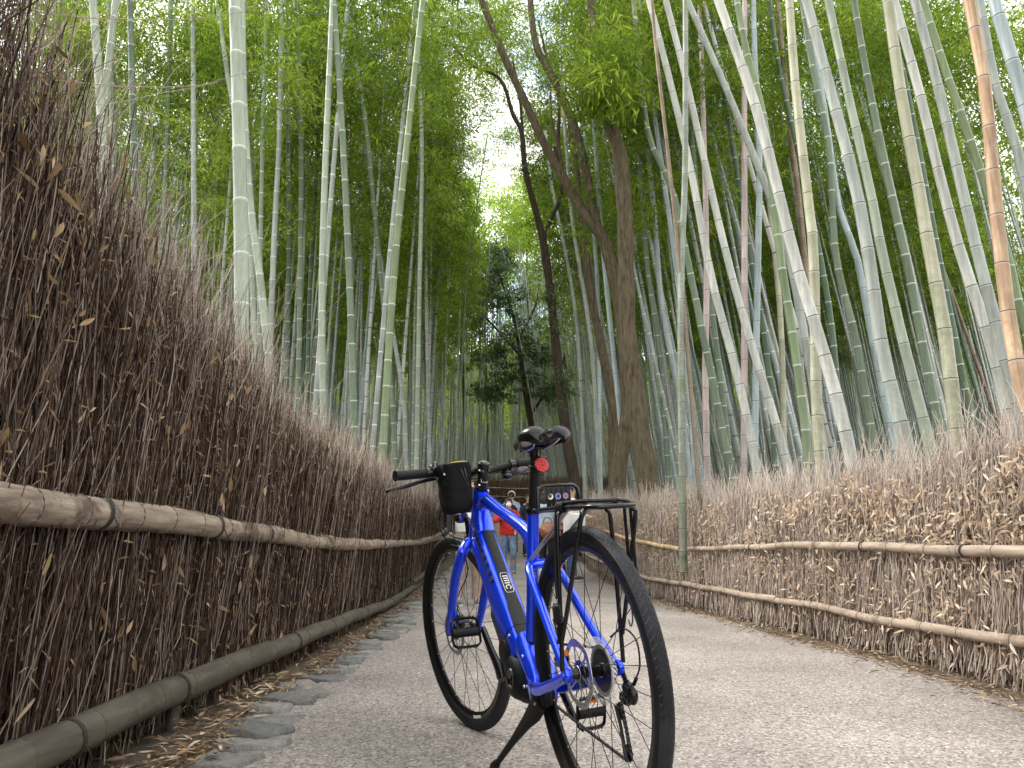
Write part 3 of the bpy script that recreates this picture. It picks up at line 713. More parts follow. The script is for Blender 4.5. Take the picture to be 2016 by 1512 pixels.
def limb(mb, pts, Y, ws, base=None, n=12, flare=0):
    P = [at(px, py, Y) for px, py in pts]
    if base: P = [Vector((P[0].x + base, Y, gz(Y) - .2))] + P; ws = [ws[0] * (1.15 + flare)] + ws
    Q = smooth_path(P, 5); rad = np.interp(np.linspace(0, 1, len(Q)), np.linspace(0, 1, len(ws)), [w * Y / FPX / 2 for w in ws])
    rr = [float(r) * (1 + .05 * math.sin(i * 1.7) + random.uniform(-.03, .03)) for i, r in enumerate(rad)]
    mb.tube(Q, rr, n); return Q
def leaf_cloud(name, cents, per, spread, ln, wd, lm, seed, parent):
    r_ = np.random.default_rng(seed); V, F, v = sprays(r_, np.array(cents), per, spread, ln, wd)
    o = link(name, npmesh(name, V, F, LEAF_MAT[lm], v, smooth=False)); o.parent = parent
    o.matrix_parent_inverse = Matrix.Translation(-Vector(parent.location)); o['kind'] = 'thing'; del o['kind']; return o
def tree(label, Y, limbs, m, crowns=(), flare=.0):
    foot = at(limbs[0][0][0][0], limbs[0][0][0][1], Y)
    t = empty('tree', (foot.x, Y, gz(Y)), label, 'tree')
    for i, (pts, ws) in enumerate(limbs):
        mb = MB(); mb.X = Matrix.Translation(-Vector(t.location))
        limb(mb, pts, Y + (0 if i == 0 else random.uniform(-.2, .2)), ws, base=(.04 if i == 0 else None), flare=flare)
        mb.build('trunk' if i == 0 else 'limb', m, t, ang=80)
    for i, (blobs, n, per, spread, ln, wd, lm) in enumerate(crowns):
        cents = []; r_ = np.random.default_rng(int(Y * 7) + i)
        for k in range(n):
            bx, by, rx, ry, dy = blobs[k % len(blobs)]
            q = r_.normal(size=3) * .45
            p = at(bx + q[0] * rx, by + q[1] * ry, Y + dy + q[2] * rx * Y / FPX * 1.3); cents.append(p[:])
        leaf_cloud('crown', cents, per, spread, ln, wd, lm, int(Y * 11) + i, t)
    return t
# biggest trunk
tree('biggest brown tree trunk, straight and flared at its foot, right of the bicycle', 12.6,
     [([(1283, 1000), (1262, 864), (1247, 757), (1236, 668), (1232, 520), (1229, 399), (1218, 295), (1190, 215), (1172, 100), (1160, -30)], [50, 43, 38, 37, 35, 34, 32, 30, 24, 20, 17])], M_bark,
     [([(1150, 60, 90, 110, 1), (1205, 140, 50, 80, .5), (1225, 60, 50, 80, 1), (1175, 200, 45, 40, -.4)], 420, 42, .30, .105, .02, 'mid')], flare=.12)
tree('brown tree whose two stems join halfway up, left of the biggest trunk', 15.5,
     [([(1216, 950), (1236, 800), (1221, 608), (1209, 549), (1188, 470), (1156, 430), (1107, 347), (1069, 278), (1034, 201), (989, 104), (940, -20)], [34, 28, 26, 26, 26, 22, 20, 18, 17, 16, 14]),
      ([(1176, 450), (1169, 417), (1135, 260), (1086, 149), (1055, 87), (1042, -20)], [22, 20, 18, 17, 15, 13]),
      ([(1107, 347), (1102, 300), (1086, 240), (1084, 170)], [8, 7, 6, 4])], M_bark,
     [([(960, 30, 90, 60, 1), (1000, 10, 60, 40, .8), (900, 40, 70, 60, 1)], 70, 36, .34, .10, .026, 'mid')])
tree('slender dark brown tree forking like a Y near the middle of the path', 21.5,
     [([(1132, 960), (1114, 850), (1096, 698), (1084, 579), (1070, 480), (1055, 417), (1034, 333), (1027, 260), (1010, 226), (985, 156), (930, 128), (885, 83)], [26, 22, 20, 18, 17, 14, 13, 12, 10, 9, 7, 6, 4]),
      ([(1072, 470), (1080, 440), (1103, 390), (1106, 340), (1092, 290)], [9, 9, 8, 8, 6]),
      ([(1030, 280), (1024, 200), (1010, 120)], [7, 6, 4]),
      ([(1106, 345), (1098, 300), (1100, 200), (1078, 120), (1060, 40)], [7, 8, 7, 6, 4])], M_bark_d,
     [([(900, 90, 80, 60, 1), (985, 90, 70, 60, .5), (960, 190, 60, 60, 1), (1010, 30, 80, 50, .5), (880, 160, 50, 40, 1)], 110, 34, .45, .13, .034, 'mid'),
      ([(1060, 350, 30, 45, 0), (1090, 600, 25, 60, -.3), (1110, 760, 22, 60, -.3)], 40, 30, .3, .12, .035, 'dark')])
tree('thin brown tree leaning left behind the two-stemmed one', 18.5,
     [([(1208, 920), (1206, 787), (1186, 698), (1164, 579), (1146, 445), (1135, 330), (1120, 240)], [22, 20, 18, 17, 15, 12, 8])], M_bark, [])
tree('dark evergreen tree with small leaves standing beyond the end of the path', 47.5,
     [([(1058, 900), (1047, 842), (1030, 742), (1018, 653), (998, 585), (975, 520)], [15, 13, 12, 9, 7, 4, 3]),
      ([(1020, 670), (1055, 600), (1060, 560)], [5, 4, 3]), ([(1044, 820), (1100, 730), (1115, 690)], [6, 5, 3]), ([(1024, 700), (970, 640), (940, 610)], [5, 4, 3])], M_bark_d,
     [([(985, 510, 38, 40, 0), (960, 560, 42, 40, 0), (1000, 590, 55, 40, 0), (930, 640, 42, 35, .3), (1020, 660, 60, 40, 0), (960, 700, 55, 36, 0), (1060, 700, 55, 45, 0), (960, 775, 50, 22, 0), (1080, 770, 45, 30, .3), (1010, 740, 60, 30, 0)], 520, 34, .45, .20, .085, 'dark')])
# young trees around the opening, with sunlight put into their leaf colour
for lab, Y, cxp, cyp, rx, ry, n in (('light green leafy tree left of the sky opening', 49.0, 905, 440, 55, 120, 150), ('yellow-green leafy tree right of the sky opening', 52.0, 1035, 400, 48, 85, 130), ('pale green tree low in the sky opening', 56.0, 950, 540, 60, 80, 130)):
    tree(lab, Y, [([(cxp + 10, 900), (cxp + 6, 700), (cxp, cyp)], [5, 5, 4, 3])], M_bark,
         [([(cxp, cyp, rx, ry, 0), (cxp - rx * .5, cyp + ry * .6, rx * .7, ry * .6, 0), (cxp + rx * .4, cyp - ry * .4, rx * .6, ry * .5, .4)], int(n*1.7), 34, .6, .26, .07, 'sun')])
# ================================================ brushwood fences
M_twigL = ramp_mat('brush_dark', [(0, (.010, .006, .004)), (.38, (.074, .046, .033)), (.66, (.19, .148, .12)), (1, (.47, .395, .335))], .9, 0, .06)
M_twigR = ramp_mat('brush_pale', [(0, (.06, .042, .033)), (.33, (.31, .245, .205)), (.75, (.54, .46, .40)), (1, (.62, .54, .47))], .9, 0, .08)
M_core_shade = mat('brush_core_shade', (.008, .005, .004), .95, var=.5, vscale=30)  # near-black puts the deep shade between twigs into the backing's colour
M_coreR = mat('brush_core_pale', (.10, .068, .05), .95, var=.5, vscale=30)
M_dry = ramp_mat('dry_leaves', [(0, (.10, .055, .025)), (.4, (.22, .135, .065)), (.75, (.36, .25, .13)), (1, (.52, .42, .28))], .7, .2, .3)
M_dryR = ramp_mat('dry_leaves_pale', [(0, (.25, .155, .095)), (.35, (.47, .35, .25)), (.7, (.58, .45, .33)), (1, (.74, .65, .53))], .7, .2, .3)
def batch_tubes(P, Rr, sides=3):
    """P (N,K,3), Rr (N,K) -> tubes"""
    N, K, _ = P.shape; T = np.gradient(P, axis=1); T /= np.linalg.norm(T, axis=2)[..., None] + 1e-9
    ref = np.zeros_like(T); ref[..., 0] = .31; ref[..., 1] = .93; ref[..., 2] = .17
    u = np.cross(T, ref); u /= np.linalg.norm(u, axis=2)[..., None] + 1e-9; w = np.cross(T, u)
    th = np.linspace(0, 2 * np.pi, sides, endpoint=False)
    V = P[:, :, None] + Rr[:, :, None, None] * (np.cos(th)[None, None, :, None] * u[:, :, None] + np.sin(th)[None, None, :, None] * w[:, :, None])
    b = (np.arange(N) * K * sides)[:, None, None] + (np.arange(K - 1) * sides)[None, :, None]
    k = np.arange(sides)[None, None]; k2 = (k + 1) % sides
    F = np.stack([b + k, b + k2, b + sides + k2, b + sides + k], -1).reshape(-1, 4)
    return V.reshape(-1, 3), F
def twigs(rs, y, z0, ln, depth_off, xf, lean_y, side, r, curve=.06, K=4):
    """y,z0,ln,... arrays; twig starts at z0 above ground and runs up; depth_off is how far behind the face"""
    n = len(y); t = np.linspace(0, 1, K)[None, :]
    x0 = np.array([xf(q) for q in y]); g = np.array([gz(q) for q in y])
    cy_, cx_ = rs.normal(0, curve, n), rs.normal(0, curve * .6, n)
    Y_ = y[:, None] + lean_y[:, None] * ln[:, None] * t + (cy_ * ln)[:, None] * (t * (1 - t) * 2 + t ** 2 * .5)
    X_ = x0[:, None] + side * depth_off[:, None] + (cx_ * ln)[:, None] * t + rs.normal(0, .006, (n, K))
    Z_ = g[:, None] + z0[:, None] + ln[:, None] * t
    P = np.stack([X_, Y_ + rs.normal(0, .004, (n, K)), Z_], -1)
    return P, r[:, None] * np.linspace(1, .45, K)[None]
def dens_y(rs, n, y0, y1, p=1.6):
    """more pieces near the camera"""
    u = rs.uniform(0, 1, n); return y0 + (y1 - y0) * u ** p
def dry_leaf_arr(rs, P, side, ln, wd):
    n = len(P); D = rand_unit(rs, n); D[:, 0] *= .35; D[:, 2] = -np.abs(D[:, 2]) * .9 + .15; D /= np.linalg.norm(D, axis=1)[:, None]
    Nn = rand_unit(rs, n) * .45; Nn[:, 0] += -side; 
    L_ = ln * rs.uniform(.5, 1.3, n); W_ = wd * rs.uniform(.5, 1.2, n)
    return leaf_quads(P, D, L_, W_, Nn)
HLt = ([-3, 1.2, 1.9, 2.05, 2.3, 2.6, 3.2, 3.9, 4.2, 4.25, 5, 7, 9, 14, 25, 46], [2.2, 2.15, 2.05, 1.92, 1.78, 1.67, 1.53, 1.45, 1.40, 1.27, 1.25, 1.30, 1.34, 1.45, 1.55, 1.6])
HRt = ([-3, 2, 3.2, 4.5, 6, 8, 10, 14, 20, 46], [1.26, 1.22, 1.16, 1.08, 1.06, 1.10, 1.2, 1.3, 1.45, 1.5])
def hl(y): return interp(y, *HLt) + .03 * math.sin(y * 9) + .02 * math.sin(y * 23)
def hr(y): return interp(y, *HRt) + .04 * math.sin(y * 5) + .03 * math.sin(y * 11)
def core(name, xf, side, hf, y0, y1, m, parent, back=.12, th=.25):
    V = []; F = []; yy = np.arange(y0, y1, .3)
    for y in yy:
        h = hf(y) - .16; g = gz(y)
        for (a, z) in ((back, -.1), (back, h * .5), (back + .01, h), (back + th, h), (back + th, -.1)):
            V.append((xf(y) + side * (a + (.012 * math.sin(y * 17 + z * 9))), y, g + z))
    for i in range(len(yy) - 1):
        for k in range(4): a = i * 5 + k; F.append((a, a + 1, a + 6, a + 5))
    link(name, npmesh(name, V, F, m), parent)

def rail_piece(P, r, m, parent, nodes=.3, name='rail', seed=0):
    """old bamboo pole laid along the fence with swollen joints"""
    rs = np.random.default_rng(seed); Q = smooth_path(P, 8)
    S = np.concatenate([[0], np.cumsum([(b - a).length for a, b in zip(Q, Q[1:])])]); L_ = S[-1]; A = np.array([q[:] for q in Q])
    ev = []; s = rs.uniform(.05, nodes)
    while s < L_ - .03: ev += [(s - .015, 1., 0), (s - .004, 1.06, 1), (s + .004, 1.06, 0), (s + .015, 1, 0)]; s += nodes * rs.uniform(.8, 1.2)
    ev += [(t, 1., 0) for t in np.arange(0, L_, .12)] + [(L_, 1., 0)]; ev.sort()
    mb = MB(); pts = []; rad = []
    for s, f, b in ev: pts.append(Vector([np.interp(s, S, A[:, k]) for k in range(3)]) + Vector((0, 0, .004 * math.sin(s * 5 + seed)))); rad.append(float(r(s / L_) * f))
    pp = [pts[0]]; rr = [rad[0]]
    for p, q in zip(pts[1:], rad[1:]):
        if (p - pp[-1]).length > .0035: pp.append(p); rr.append(q)
    mb.tube(pp, rr, 14); o = mb.build(name, m, parent, ang=50)
    jm = MB()
    for s, f, b in ev:
        if b:
            c = Vector([np.interp(s + .004, S, A[:, k]) for k in range(3)]) + Vector((0, 0, .004 * math.sin(s * 5 + seed))); t = Vector([np.interp(s + .02, S, A[:, k]) for k in range(3)]) - Vector([np.interp(s - .02, S, A[:, k]) for k in range(3)])
            jm.torus(c, r(s / L_) * 1.045, .0028, t, 14, 4)
    if jm.v: jm.build('joints', M_ring_dark, o)['kind'] = 'stuff'
    return o
def pole_mat(name, a, b_, c):
    m, nt, b = new_mat(name); N = nt.nodes; L = nt.links
    tcn = N.new('ShaderNodeTexCoord'); mp = N.new('ShaderNodeMapping'); mp.inputs['Scale'].default_value = (30, 3, 30); L.new(tcn.outputs['Object'], mp.inputs[0])
    n1 = N.new('ShaderNodeTexNoise'); n1.inputs['Scale'].default_value = 1; n1.inputs['Detail'].default_value = 8; n1.inputs['Roughness'].default_value = .7; L.new(mp.outputs[0], n1.inputs['Vector'])
    n2 = N.new('ShaderNodeTexNoise'); n2.inputs['Scale'].default_value = 3.2; n2.inputs['Detail'].default_value = 8; n2.inputs['Roughness'].default_value = .75; L.new(tcn.outputs['Object'], n2.inputs['Vector'])
    cr = N.new('ShaderNodeValToRGB'); cr.color_ramp.elements[0].position = .35; cr.color_ramp.elements[1].position = .66
    cr.color_ramp.elements[0].color = (*a, 1); cr.color_ramp.elements[1].color = (*b_, 1); L.new(n1.outputs['Fac'], cr.inputs[0])
    c2 = N.new('ShaderNodeValToRGB'); c2.color_ramp.elements[0].position = .52; c2.color_ramp.elements[1].position = .62; L.new(n2.outputs['Fac'], c2.inputs[0])
    mx = N.new('ShaderNodeMixRGB'); mx.inputs[2].default_value = (*c, 1); L.new(c2.outputs[0], mx.inputs[0]); L.new(cr.outputs[0], mx.inputs[1])
    L.new(mx.outputs[0], b.inputs['Base Color']); b.inputs['Roughness'].default_value = .7
    bp = N.new('ShaderNodeBump'); bp.inputs['Strength'].default_value = .5; bp.inputs['Distance'].default_value = .004; L.new(n1.outputs['Fac'], bp.inputs['Height']); L.new(bp.outputs[0], b.inputs['Normal'])
    return m
M_poleA = pole_mat('old_bamboo_pole', (.115, .082, .058), (.37, .295, .23), (.085, .056, .038))
M_poleB = pole_mat('mossy_dark_pole', (.050, .042, .030), (.115, .096, .072), (.045, .043, .027))
M_poleC = pole_mat('pale_bamboo_pole', (.25, .19, .145), (.43, .345, .27), (.16, .11, .075))
M_wire = mat('tie_wire', (.03, .025, .02), .7)

# ---------------- left fence
fl = empty('brushwood_fence', (0, 0, 0), 'tall dark brushwood fence with a thick weathered bamboo rail left of the path', 'fence')
core('brush_backing', lambda y: xl(y), -1, hl, -3, 46, M_core_shade, fl)
rs = np.random.default_rng(21)
def left_twigs():
    V = []; F = []; A = []; off = 0
    for (n, y0, y1, pw, rad, K) in ((13500, .95, 5.2, 1.25, .0023, 5), (12500, 4.5, 16, 1.3, .0034, 4), (5000, 15, 46, 1.2, .007, 3)):
        y = dens_y(rs, n, y0, y1, pw); hh = np.array([hl(q) for q in y])
        u = rs.uniform(0, 1, n); z0 = np.where(u < .35, rs.uniform(-.02, .15, n), rs.uniform(0, 1, n) * hh * .8)
        ln = np.minimum(rs.uniform(.2, .95, n), hh - z0 + rs.exponential(.06, n))
        keep = ln > .08; y, z0, ln, hh = y[keep], z0[keep], ln[keep], hh[keep]; m_ = len(y)
        dep = rs.uniform(-.030, .13, m_) + .10 * np.clip((z0 / hh - .75) * 3, 0, 1) * rs.uniform(0, 1, m_)
        P, Q = twigs(rs, y, z0, ln, dep, xl, rs.normal(.03, .11, m_) * np.where(rs.random(m_) < .2, 3.5, 1), -1, rad * rs.uniform(.45, 1.6, m_), .10, K)
        v, f = batch_tubes(P, Q); V.append(v); F.append(f + off); A.append(np.repeat(np.clip(rs.beta(1.6, 2.4, m_) + .0 - dep * 1.5 * 0, 0, 1), K * 3)); off += len(v)
    # thin wild twigs sticking out above the top
    n = 6500; y = dens_y(rs, n, 1.2, 18, 1.6); hh = np.array([hl(q) for q in y]); z0 = hh - rs.uniform(.02, .35, n); ln = rs.uniform(.15, .5, n)
    P, Q = twigs(rs, y, z0, ln, rs.uniform(-.03, .3, n), xl, rs.normal(.05, .35, n), -1, .0017 * rs.uniform(.6, 1.3, n) * np.clip(y / 3, .8, 2), .25, 5)
    v, f = batch_tubes(P, Q); V.append(v); F.append(f + off); A.append(np.repeat(rs.uniform(.55, 1, n), 15)); off += len(v)
    n = 260; y = dens_y(rs, n, 1.5, 4.5, 1.2); hh = np.array([hl(q) for q in y]); z0 = hh - rs.uniform(.05, .4, n); ln = rs.uniform(.35, .85, n)
    P, Q = twigs(rs, y, z0, ln, rs.uniform(-.03, .2, n), xl, rs.normal(.25, .45, n), -1, .0017 * rs.uniform(.7, 1.3, n), .45, 7)
    v, f = batch_tubes(P, Q); V.append(v); F.append(f + off); A.append(np.repeat(rs.uniform(.6, 1, n), 21)); off += len(v)
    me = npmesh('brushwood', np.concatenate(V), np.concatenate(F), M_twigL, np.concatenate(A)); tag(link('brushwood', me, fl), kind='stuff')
left_twigs()
n = 9500; y = dens_y(rs, n, 1.0, 20, 1.5); hh = np.array([hl(q) for q in y])
P = np.stack([np.array([xl(q) for q in y]) + rs.uniform(-.02, .05, n), y, np.array([gz(q) for q in y]) + rs.uniform(.02, 1, n) * hh], 1)
v_, f_ = dry_leaf_arr(rs, P, -1, .045, .0085)
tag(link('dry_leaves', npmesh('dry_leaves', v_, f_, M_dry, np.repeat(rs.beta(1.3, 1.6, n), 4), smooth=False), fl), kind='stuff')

# larger dry leaves that can be told apart: one object each, shared curled blades
def blade_mesh(k, m):
    r_ = np.random.default_rng(k); L_ = 1.0; seg = 5; V = []; bend = r_.uniform(-.5, .7); tw = r_.uniform(-.9, .9); curl = r_.uniform(.1, .45)
    for i in range(seg + 1):
        t = i / seg; w = .5 * .22 * (math.sin(math.pi * min(1, t ** .75)) + .03); a = tw * t
        c = Vector((t, bend * t * t * .4, bend * .35 * t * t))
        for s_ in (-1, 0, 1): V.append((c.x, c.y + s_ * w * math.cos(a), c.z + s_ * w * math.sin(a) + curl * w * abs(s_)))
    F = []
    for i in range(seg):
        for j in range(2): a = i * 3 + j; F.append((a, a + 1, a + 4, a + 3))
    return npmesh('leaf', V, F, m, np.full(len(V), [.2, .45, .62, .78, .95][k % 5]))
BL_L = [blade_mesh(k, M_dry) for k in range(10)]; BL_R = [blade_mesh(20 + k, M_dryR) for k in range(10)]
for i in range(290):
    y = 1.05 + 4.3 * random.random() ** 1.5; z = random.uniform(.05, .98) * hl(y)
    link('leaf', random.choice(BL_L), fl, (xl(y) + random.uniform(.035, .06), y, gz(y) + z), (random.uniform(-.6, .6), random.uniform(0, 6.28), math.pi / 2 + random.uniform(-.35, .35)), (random.uniform(.035, .085),) * 3)

def face_x(px, Y): return (px - CX) / FPX * Y
# upper rail: photo trace (px, py) put on the fence face
def on_left(px, py, out=.05):
    Y = 1.5
    for _ in range(60):
        p = at(px, py, Y)
        # depth where the sight line meets the fence face
        f = p.x - (xl(Y) + out)
        Y *= (xl(Y) + out) / p.x if p.x < 0 else 1.02
        Y = min(max(Y, .8), 45)
    return at(px, py, Y)
up = [on_left(-260, 953), on_left(0, 990), on_left(200, 1010), on_left(420, 1037), on_left(560, 1057), on_left(655, 1072)]
lo = [on_left(-160, 1590), on_left(0, 1512), on_left(170, 1440), on_left(350, 1355), on_left(560, 1270), on_left(700, 1212), on_left(790, 1180)]
rail_piece(up, lambda t: .049 - .010 * t, M_poleA, fl, .27, 'rail', 1)
rail_piece([on_left(640, 1068, .06), on_left(720, 1072), on_left(800, 1069), on_left(835, 1067), on_left(868, 1058, .05)], lambda t: .046 - .008 * t, M_poleA, fl, .45, 'rail', 2)
rail_piece([Vector((xl(y) + .05, y, gz(y) + .72)) for y in (13, 17, 21, 26, 32, 40)], lambda t: .045, M_poleA, fl, .5, 'rail', 3)
rail_piece(lo, lambda t: .052 - .006 * t, M_poleB, fl, .33, 'rail', 4)
rail_piece([on_left(770, 1186, .06), on_left(812, 1158), on_left(835, 1142), on_left(850, 1132)], lambda t: .045, M_poleB, fl, .4, 'rail', 5)
rail_piece([Vector((xl(y) + .05, y, gz(y) + .13)) for y in (12, 16, 21, 26, 32, 40)], lambda t: .045, M_poleB, fl, .5, 'rail', 6)
def tie(c, r, ax, parent):
    mb = MB()
    for k in (-1, 0, 1): mb.torus(c + Vector(ax).normalized() * k * .006, r, .0022, ax, 18, 5)
    mb.tube([c + Vector((r, 0, -.01)), c + Vector((r + .015, .01, -.045)), c + Vector((r, .02, -.075))], .002, 5)
    mb.build('tie_wire', M_wire, parent)
for px, py, r_ in ((190, 1009, .049), (418, 1036, .046), (520, 1052, .044), (655, 1072, .042)):
    tie(on_left(px, py), r_ + .003, (0.05, 1, 0.03), fl)
for px, py in ((345, 1357), (130, 1458), (575, 1264)):
    tie(on_left(px, py), .055, (0, 1, 0), fl)
mb = MB()
c = on_left(340, 1385, .02); mb.tube([c + Vector((0, 0, -.16)), c + Vector((.004, 0, .0)), c + Vector((0, .004, .03))], [.022, .024, .020], 10); mb.build('stake', M_poleB, fl)

# ---------------- right fence
fr_ = empty('brushwood_fence', (0, 0, 0), 'low leafy brushwood fence of pale dry twigs right of the path', 'fence')
def xrt(y): return xr(y) + .06
core('brush_backing', xrt, 1, hr, -3, 44, M_coreR, fr_, .10)
def right_twigs():
    V = []; F = []; A = []; off = 0
    for (n, y0, y1, pw, rad, K) in ((7500, 2.2, 8, 1.2, .0042, 4), (5500, 7, 20, 1.3, .006, 4), (2600, 18, 38, 1.2, .010, 3)):
        y = dens_y(rs, n, y0, y1, pw); hh = np.array([hr(q) for q in y])
        u = rs.uniform(0, 1, n); z0 = np.where(u < .4, rs.uniform(-.02, .12, n), rs.uniform(.05, 1, n) * hh * .9)
        ln = np.minimum(rs.uniform(.2, .75, n), hh - z0 + rs.exponential(.05, n)); keep = ln > .06
        y, z0, ln, hh = y[keep], z0[keep], ln[keep], hh[keep]; m_ = len(y); low = z0 < .14
        ln = np.where(low, np.minimum(ln, .5), ln)
        dep = rs.uniform(-.04, .11, m_) + .06 * np.clip(z0 / hh, 0, 1)
        lean = rs.normal(-.22, .14, m_) + np.where(low, -.12, 0)
        P, Q = twigs(rs, y, z0, ln, dep, xrt, lean * 1.0, 1, rad * rs.uniform(.5, 1.3, m_), .10, K)
        v, f = batch_tubes(P, Q); V.append(v); F.append(f + off); A.append(np.repeat(rs.beta(1.8, 1.8, m_), K * 3)); off += len(v)
    n = 7000; y = dens_y(rs, n, 2.4, 20, 1.5); hh = np.array([hr(q) for q in y]); z0 = hh - rs.uniform(.02, .35, n); ln = rs.uniform(.12, .42, n)
    P, Q = twigs(rs, y, z0, ln, rs.uniform(-.03, .45, n), xrt, rs.normal(-.25, .5, n), 1, .0018 * rs.uniform(.6, 1.3, n) * np.clip(y / 3, .8, 2.5), .3, 5)
    v, f = batch_tubes(P, Q); V.append(v); F.append(f + off); A.append(np.repeat(rs.uniform(.35, 1, n), 15)); off += len(v)
    me = npmesh('brushwood', np.concatenate(V), np.concatenate(F), M_twigR, np.concatenate(A)); tag(link('brushwood', me, fr_), kind='stuff')
right_twigs()
n = 46000; y = dens_y(rs, n, 2.3, 24, 1.5); hh = np.array([hr(q) for q in y]); zz = rs.uniform(0, 1, n) ** .85
# leaves lie in clumps
zz = np.clip(zz + .0, 0, 1); sel = (np.sin(y * 4.1 + zz * 7) + np.sin(y * 1.7 - zz * 11 + 2) + rs.normal(0, .8, n)) > -.7
sel &= ~((zz * hh < .16) & (rs.random(n) < .75)); y, zz, hh = y[sel], zz[sel], hh[sel]; n = len(y)
P = np.stack([np.array([xrt(q) for q in y]) + rs.uniform(-.07, .05, n), y, np.array([gz(q) for q in y]) + zz * hh], 1)
v_, f_ = dry_leaf_arr(rs, P, 1, .062, .015)
tag(link('dry_leaves', npmesh('dry_leaves', v_, f_, M_dryR, np.repeat(rs.beta(1.3, 1.3, n), 4), smooth=False), fr_), kind='stuff')
for i in range(260):
    y = 2.9 + 4.2 * random.random() ** 1.3; z = random.uniform(.12, .98) * hr(y)
    link('leaf', random.choice(BL_R), fr_, (xrt(y) - random.uniform(.04, .085), y, gz(y) + z), (random.uniform(-.6, .6), random.uniform(0, 6.28), math.pi / 2 + random.uniform(-.5, .5)), (random.uniform(.045, .085),) * 3)
def on_right(px, py, out=.06):
    Y = 5.0
    for _ in range(60):
        p = at(px, py, Y); Y *= (xrt(Y) - out) / p.x; Y = min(max(Y, 1.0), 42)
    return at(px, py, Y)
rail_piece([on_right(2230, 1098), on_right(2016, 1088), on_right(1880, 1083), on_right(1740, 1077), on_right(1600, 1073), on_right(1480, 1077), on_right(1352, 1081)], lambda t: .029 - .006 * t, M_poleC, fr_, .34, 'rail', 11)
rail_piece([on_right(1338, 1081), on_right(1290, 1072), on_right(1240, 1061), on_right(1213, 1053), on_right(1190, 1044)], lambda t: .026, mat('yellowish_pole', (.52, .37, .20), .6, var=.3, vscale=5), fr_, .45, 'rail', 12)
rail_piece([on_right(2260, 1290), on_right(2016, 1262), on_right(1850, 1240), on_right(1740, 1222), on_right(1600, 1192), on_right(1520, 1180)], lambda t: .028 - .003 * t, M_poleC, fr_, .36, 'rail', 13)
rail_piece([on_right(1530, 1181), on_right(1440, 1166), on_right(1350, 1150), on_right(1270, 1137), on_right(1215, 1118), on_right(1165, 1097), on_right(1140, 1084)], lambda t: .028, M_poleC, fr_, .45, 'rail', 14)
for px, py in ((1480, 1077), (1700, 1076), (1900, 1084), (1345, 1081)): tie(on_right(px, py), .032, (0, 1, 0), fr_)

# ---------------- fence across the far end
ff = empty('brushwood_fence', (0, 44.5, gz(44.5)), 'far brown brushwood fence with two thin rails closing the view between the hedges', 'fence')
n = 5200; x = rs.uniform(-4, 6.5, n); z0 = rs.uniform(-.1, 1.3, n); ln = np.minimum(rs.uniform(.3, .9, n), 1.75 - z0 + rs.exponential(.06, n)); t = np.linspace(0, 1, 3)[None]
P = np.stack([x[:, None] + rs.normal(0, .05, n)[:, None] * t, rs.uniform(-.05, .1, n)[:, None] + 0 * t, z0[:, None] + ln[:, None] * t], -1)
v_, f_ = batch_tubes(P, np.full((n, 3), .009)); M_twigF = ramp_mat('brush_brown', [(0, (.10, .062, .04)), (.6, (.25, .17, .115)), (1, (.38, .28, .20))], .9)
tag(link('brushwood', npmesh('brushwood', v_, f_, M_twigF, np.repeat(rs.uniform(0, 1, n), 9)), ff), kind='stuff')
mb = MB(); mb.box((1.2, .25, .75), (10.4, .2, 1.55)); mb.build('brush_backing', M_coreR, ff, smooth=False)
for z in (.62, 1.10): 
    rail_piece([Vector((-3.6, -.1, z)), Vector((-1.0, -.11, z + .02)), Vector((-.1, -.1, z - .03)), Vector((1.5, -.1, z - .02)), Vector((4, -.1, z))], lambda t: .035, M_poleC, ff, .6, 'rail', 30 + int(z * 10))

M_litter = ramp_mat('leaf_litter', [(0, (.10, .06, .035)), (.4, (.25, .165, .10)), (.75, (.40, .30, .20)), (1, (.58, .48, .36))], .8, .1, .15)
# ---------------- fallen leaves along both edges
n = 7500
y = dens_y(rs, n, 1.2, 16, 1.7); left = rs.random(n) < .5
x = np.where(left, np.array([edge_l(q) for q in y]) - .05 - np.abs(rs.normal(0, .13, n)), np.array([edge_r(q) for q in y]) + .02 - np.abs(rs.normal(0, .10, n)) * rs.choice([1, -1, 1], n))
P = np.stack([x, y, np.array([gz(q) for q in y]) + rs.uniform(.006, .03, n)], 1)
D = rand_unit(rs, n); D[:, 2] *= .2; D /= np.linalg.norm(D, axis=1)[:, None]; Nn = np.stack([rs.normal(0, .35, n), rs.normal(0, .35, n), np.ones(n)], 1)
V1, F1 = leaf_quads(P, D, .06 * rs.uniform(.5, 1.3, n), .012 * rs.uniform(.5, 1.2, n), Nn)
n2 = 700; y2 = dens_y(rs, n2, 1.5, 16, 1.4); x2 = np.array([edge_l(q) * 1 for q in y2]) + rs.random(n2) ** 1.3 * np.array([edge_r(q) - edge_l(q) for q in y2])
P2 = np.stack([x2, y2, np.array([gz(q) for q in y2]) + .009], 1); D2 = rand_unit(rs, n2); D2[:, 2] = 0; D2 /= np.linalg.norm(D2, axis=1)[:, None]
V2, F2 = leaf_quads(P2, D2, .030 * rs.uniform(.4, 1.2, n2), .0075 * rs.uniform(.4, 1.2, n2), np.tile([0, 0, 1.], (n2, 1))); V2[:, 2] = np.maximum(V2[:, 2], .006)
tag(link('fallen_leaves', npmesh('fallen_leaves', np.concatenate([V1, V2]), np.concatenate([F1, F2 + len(V1)]), M_litter, np.repeat(rs.beta(1.2, 1.3, n + n2), 4), smooth=False)), 'dry leaf litter along both edges of the path', 'leaf litter', kind='stuff')
verge = bpy.data.objects['verge']
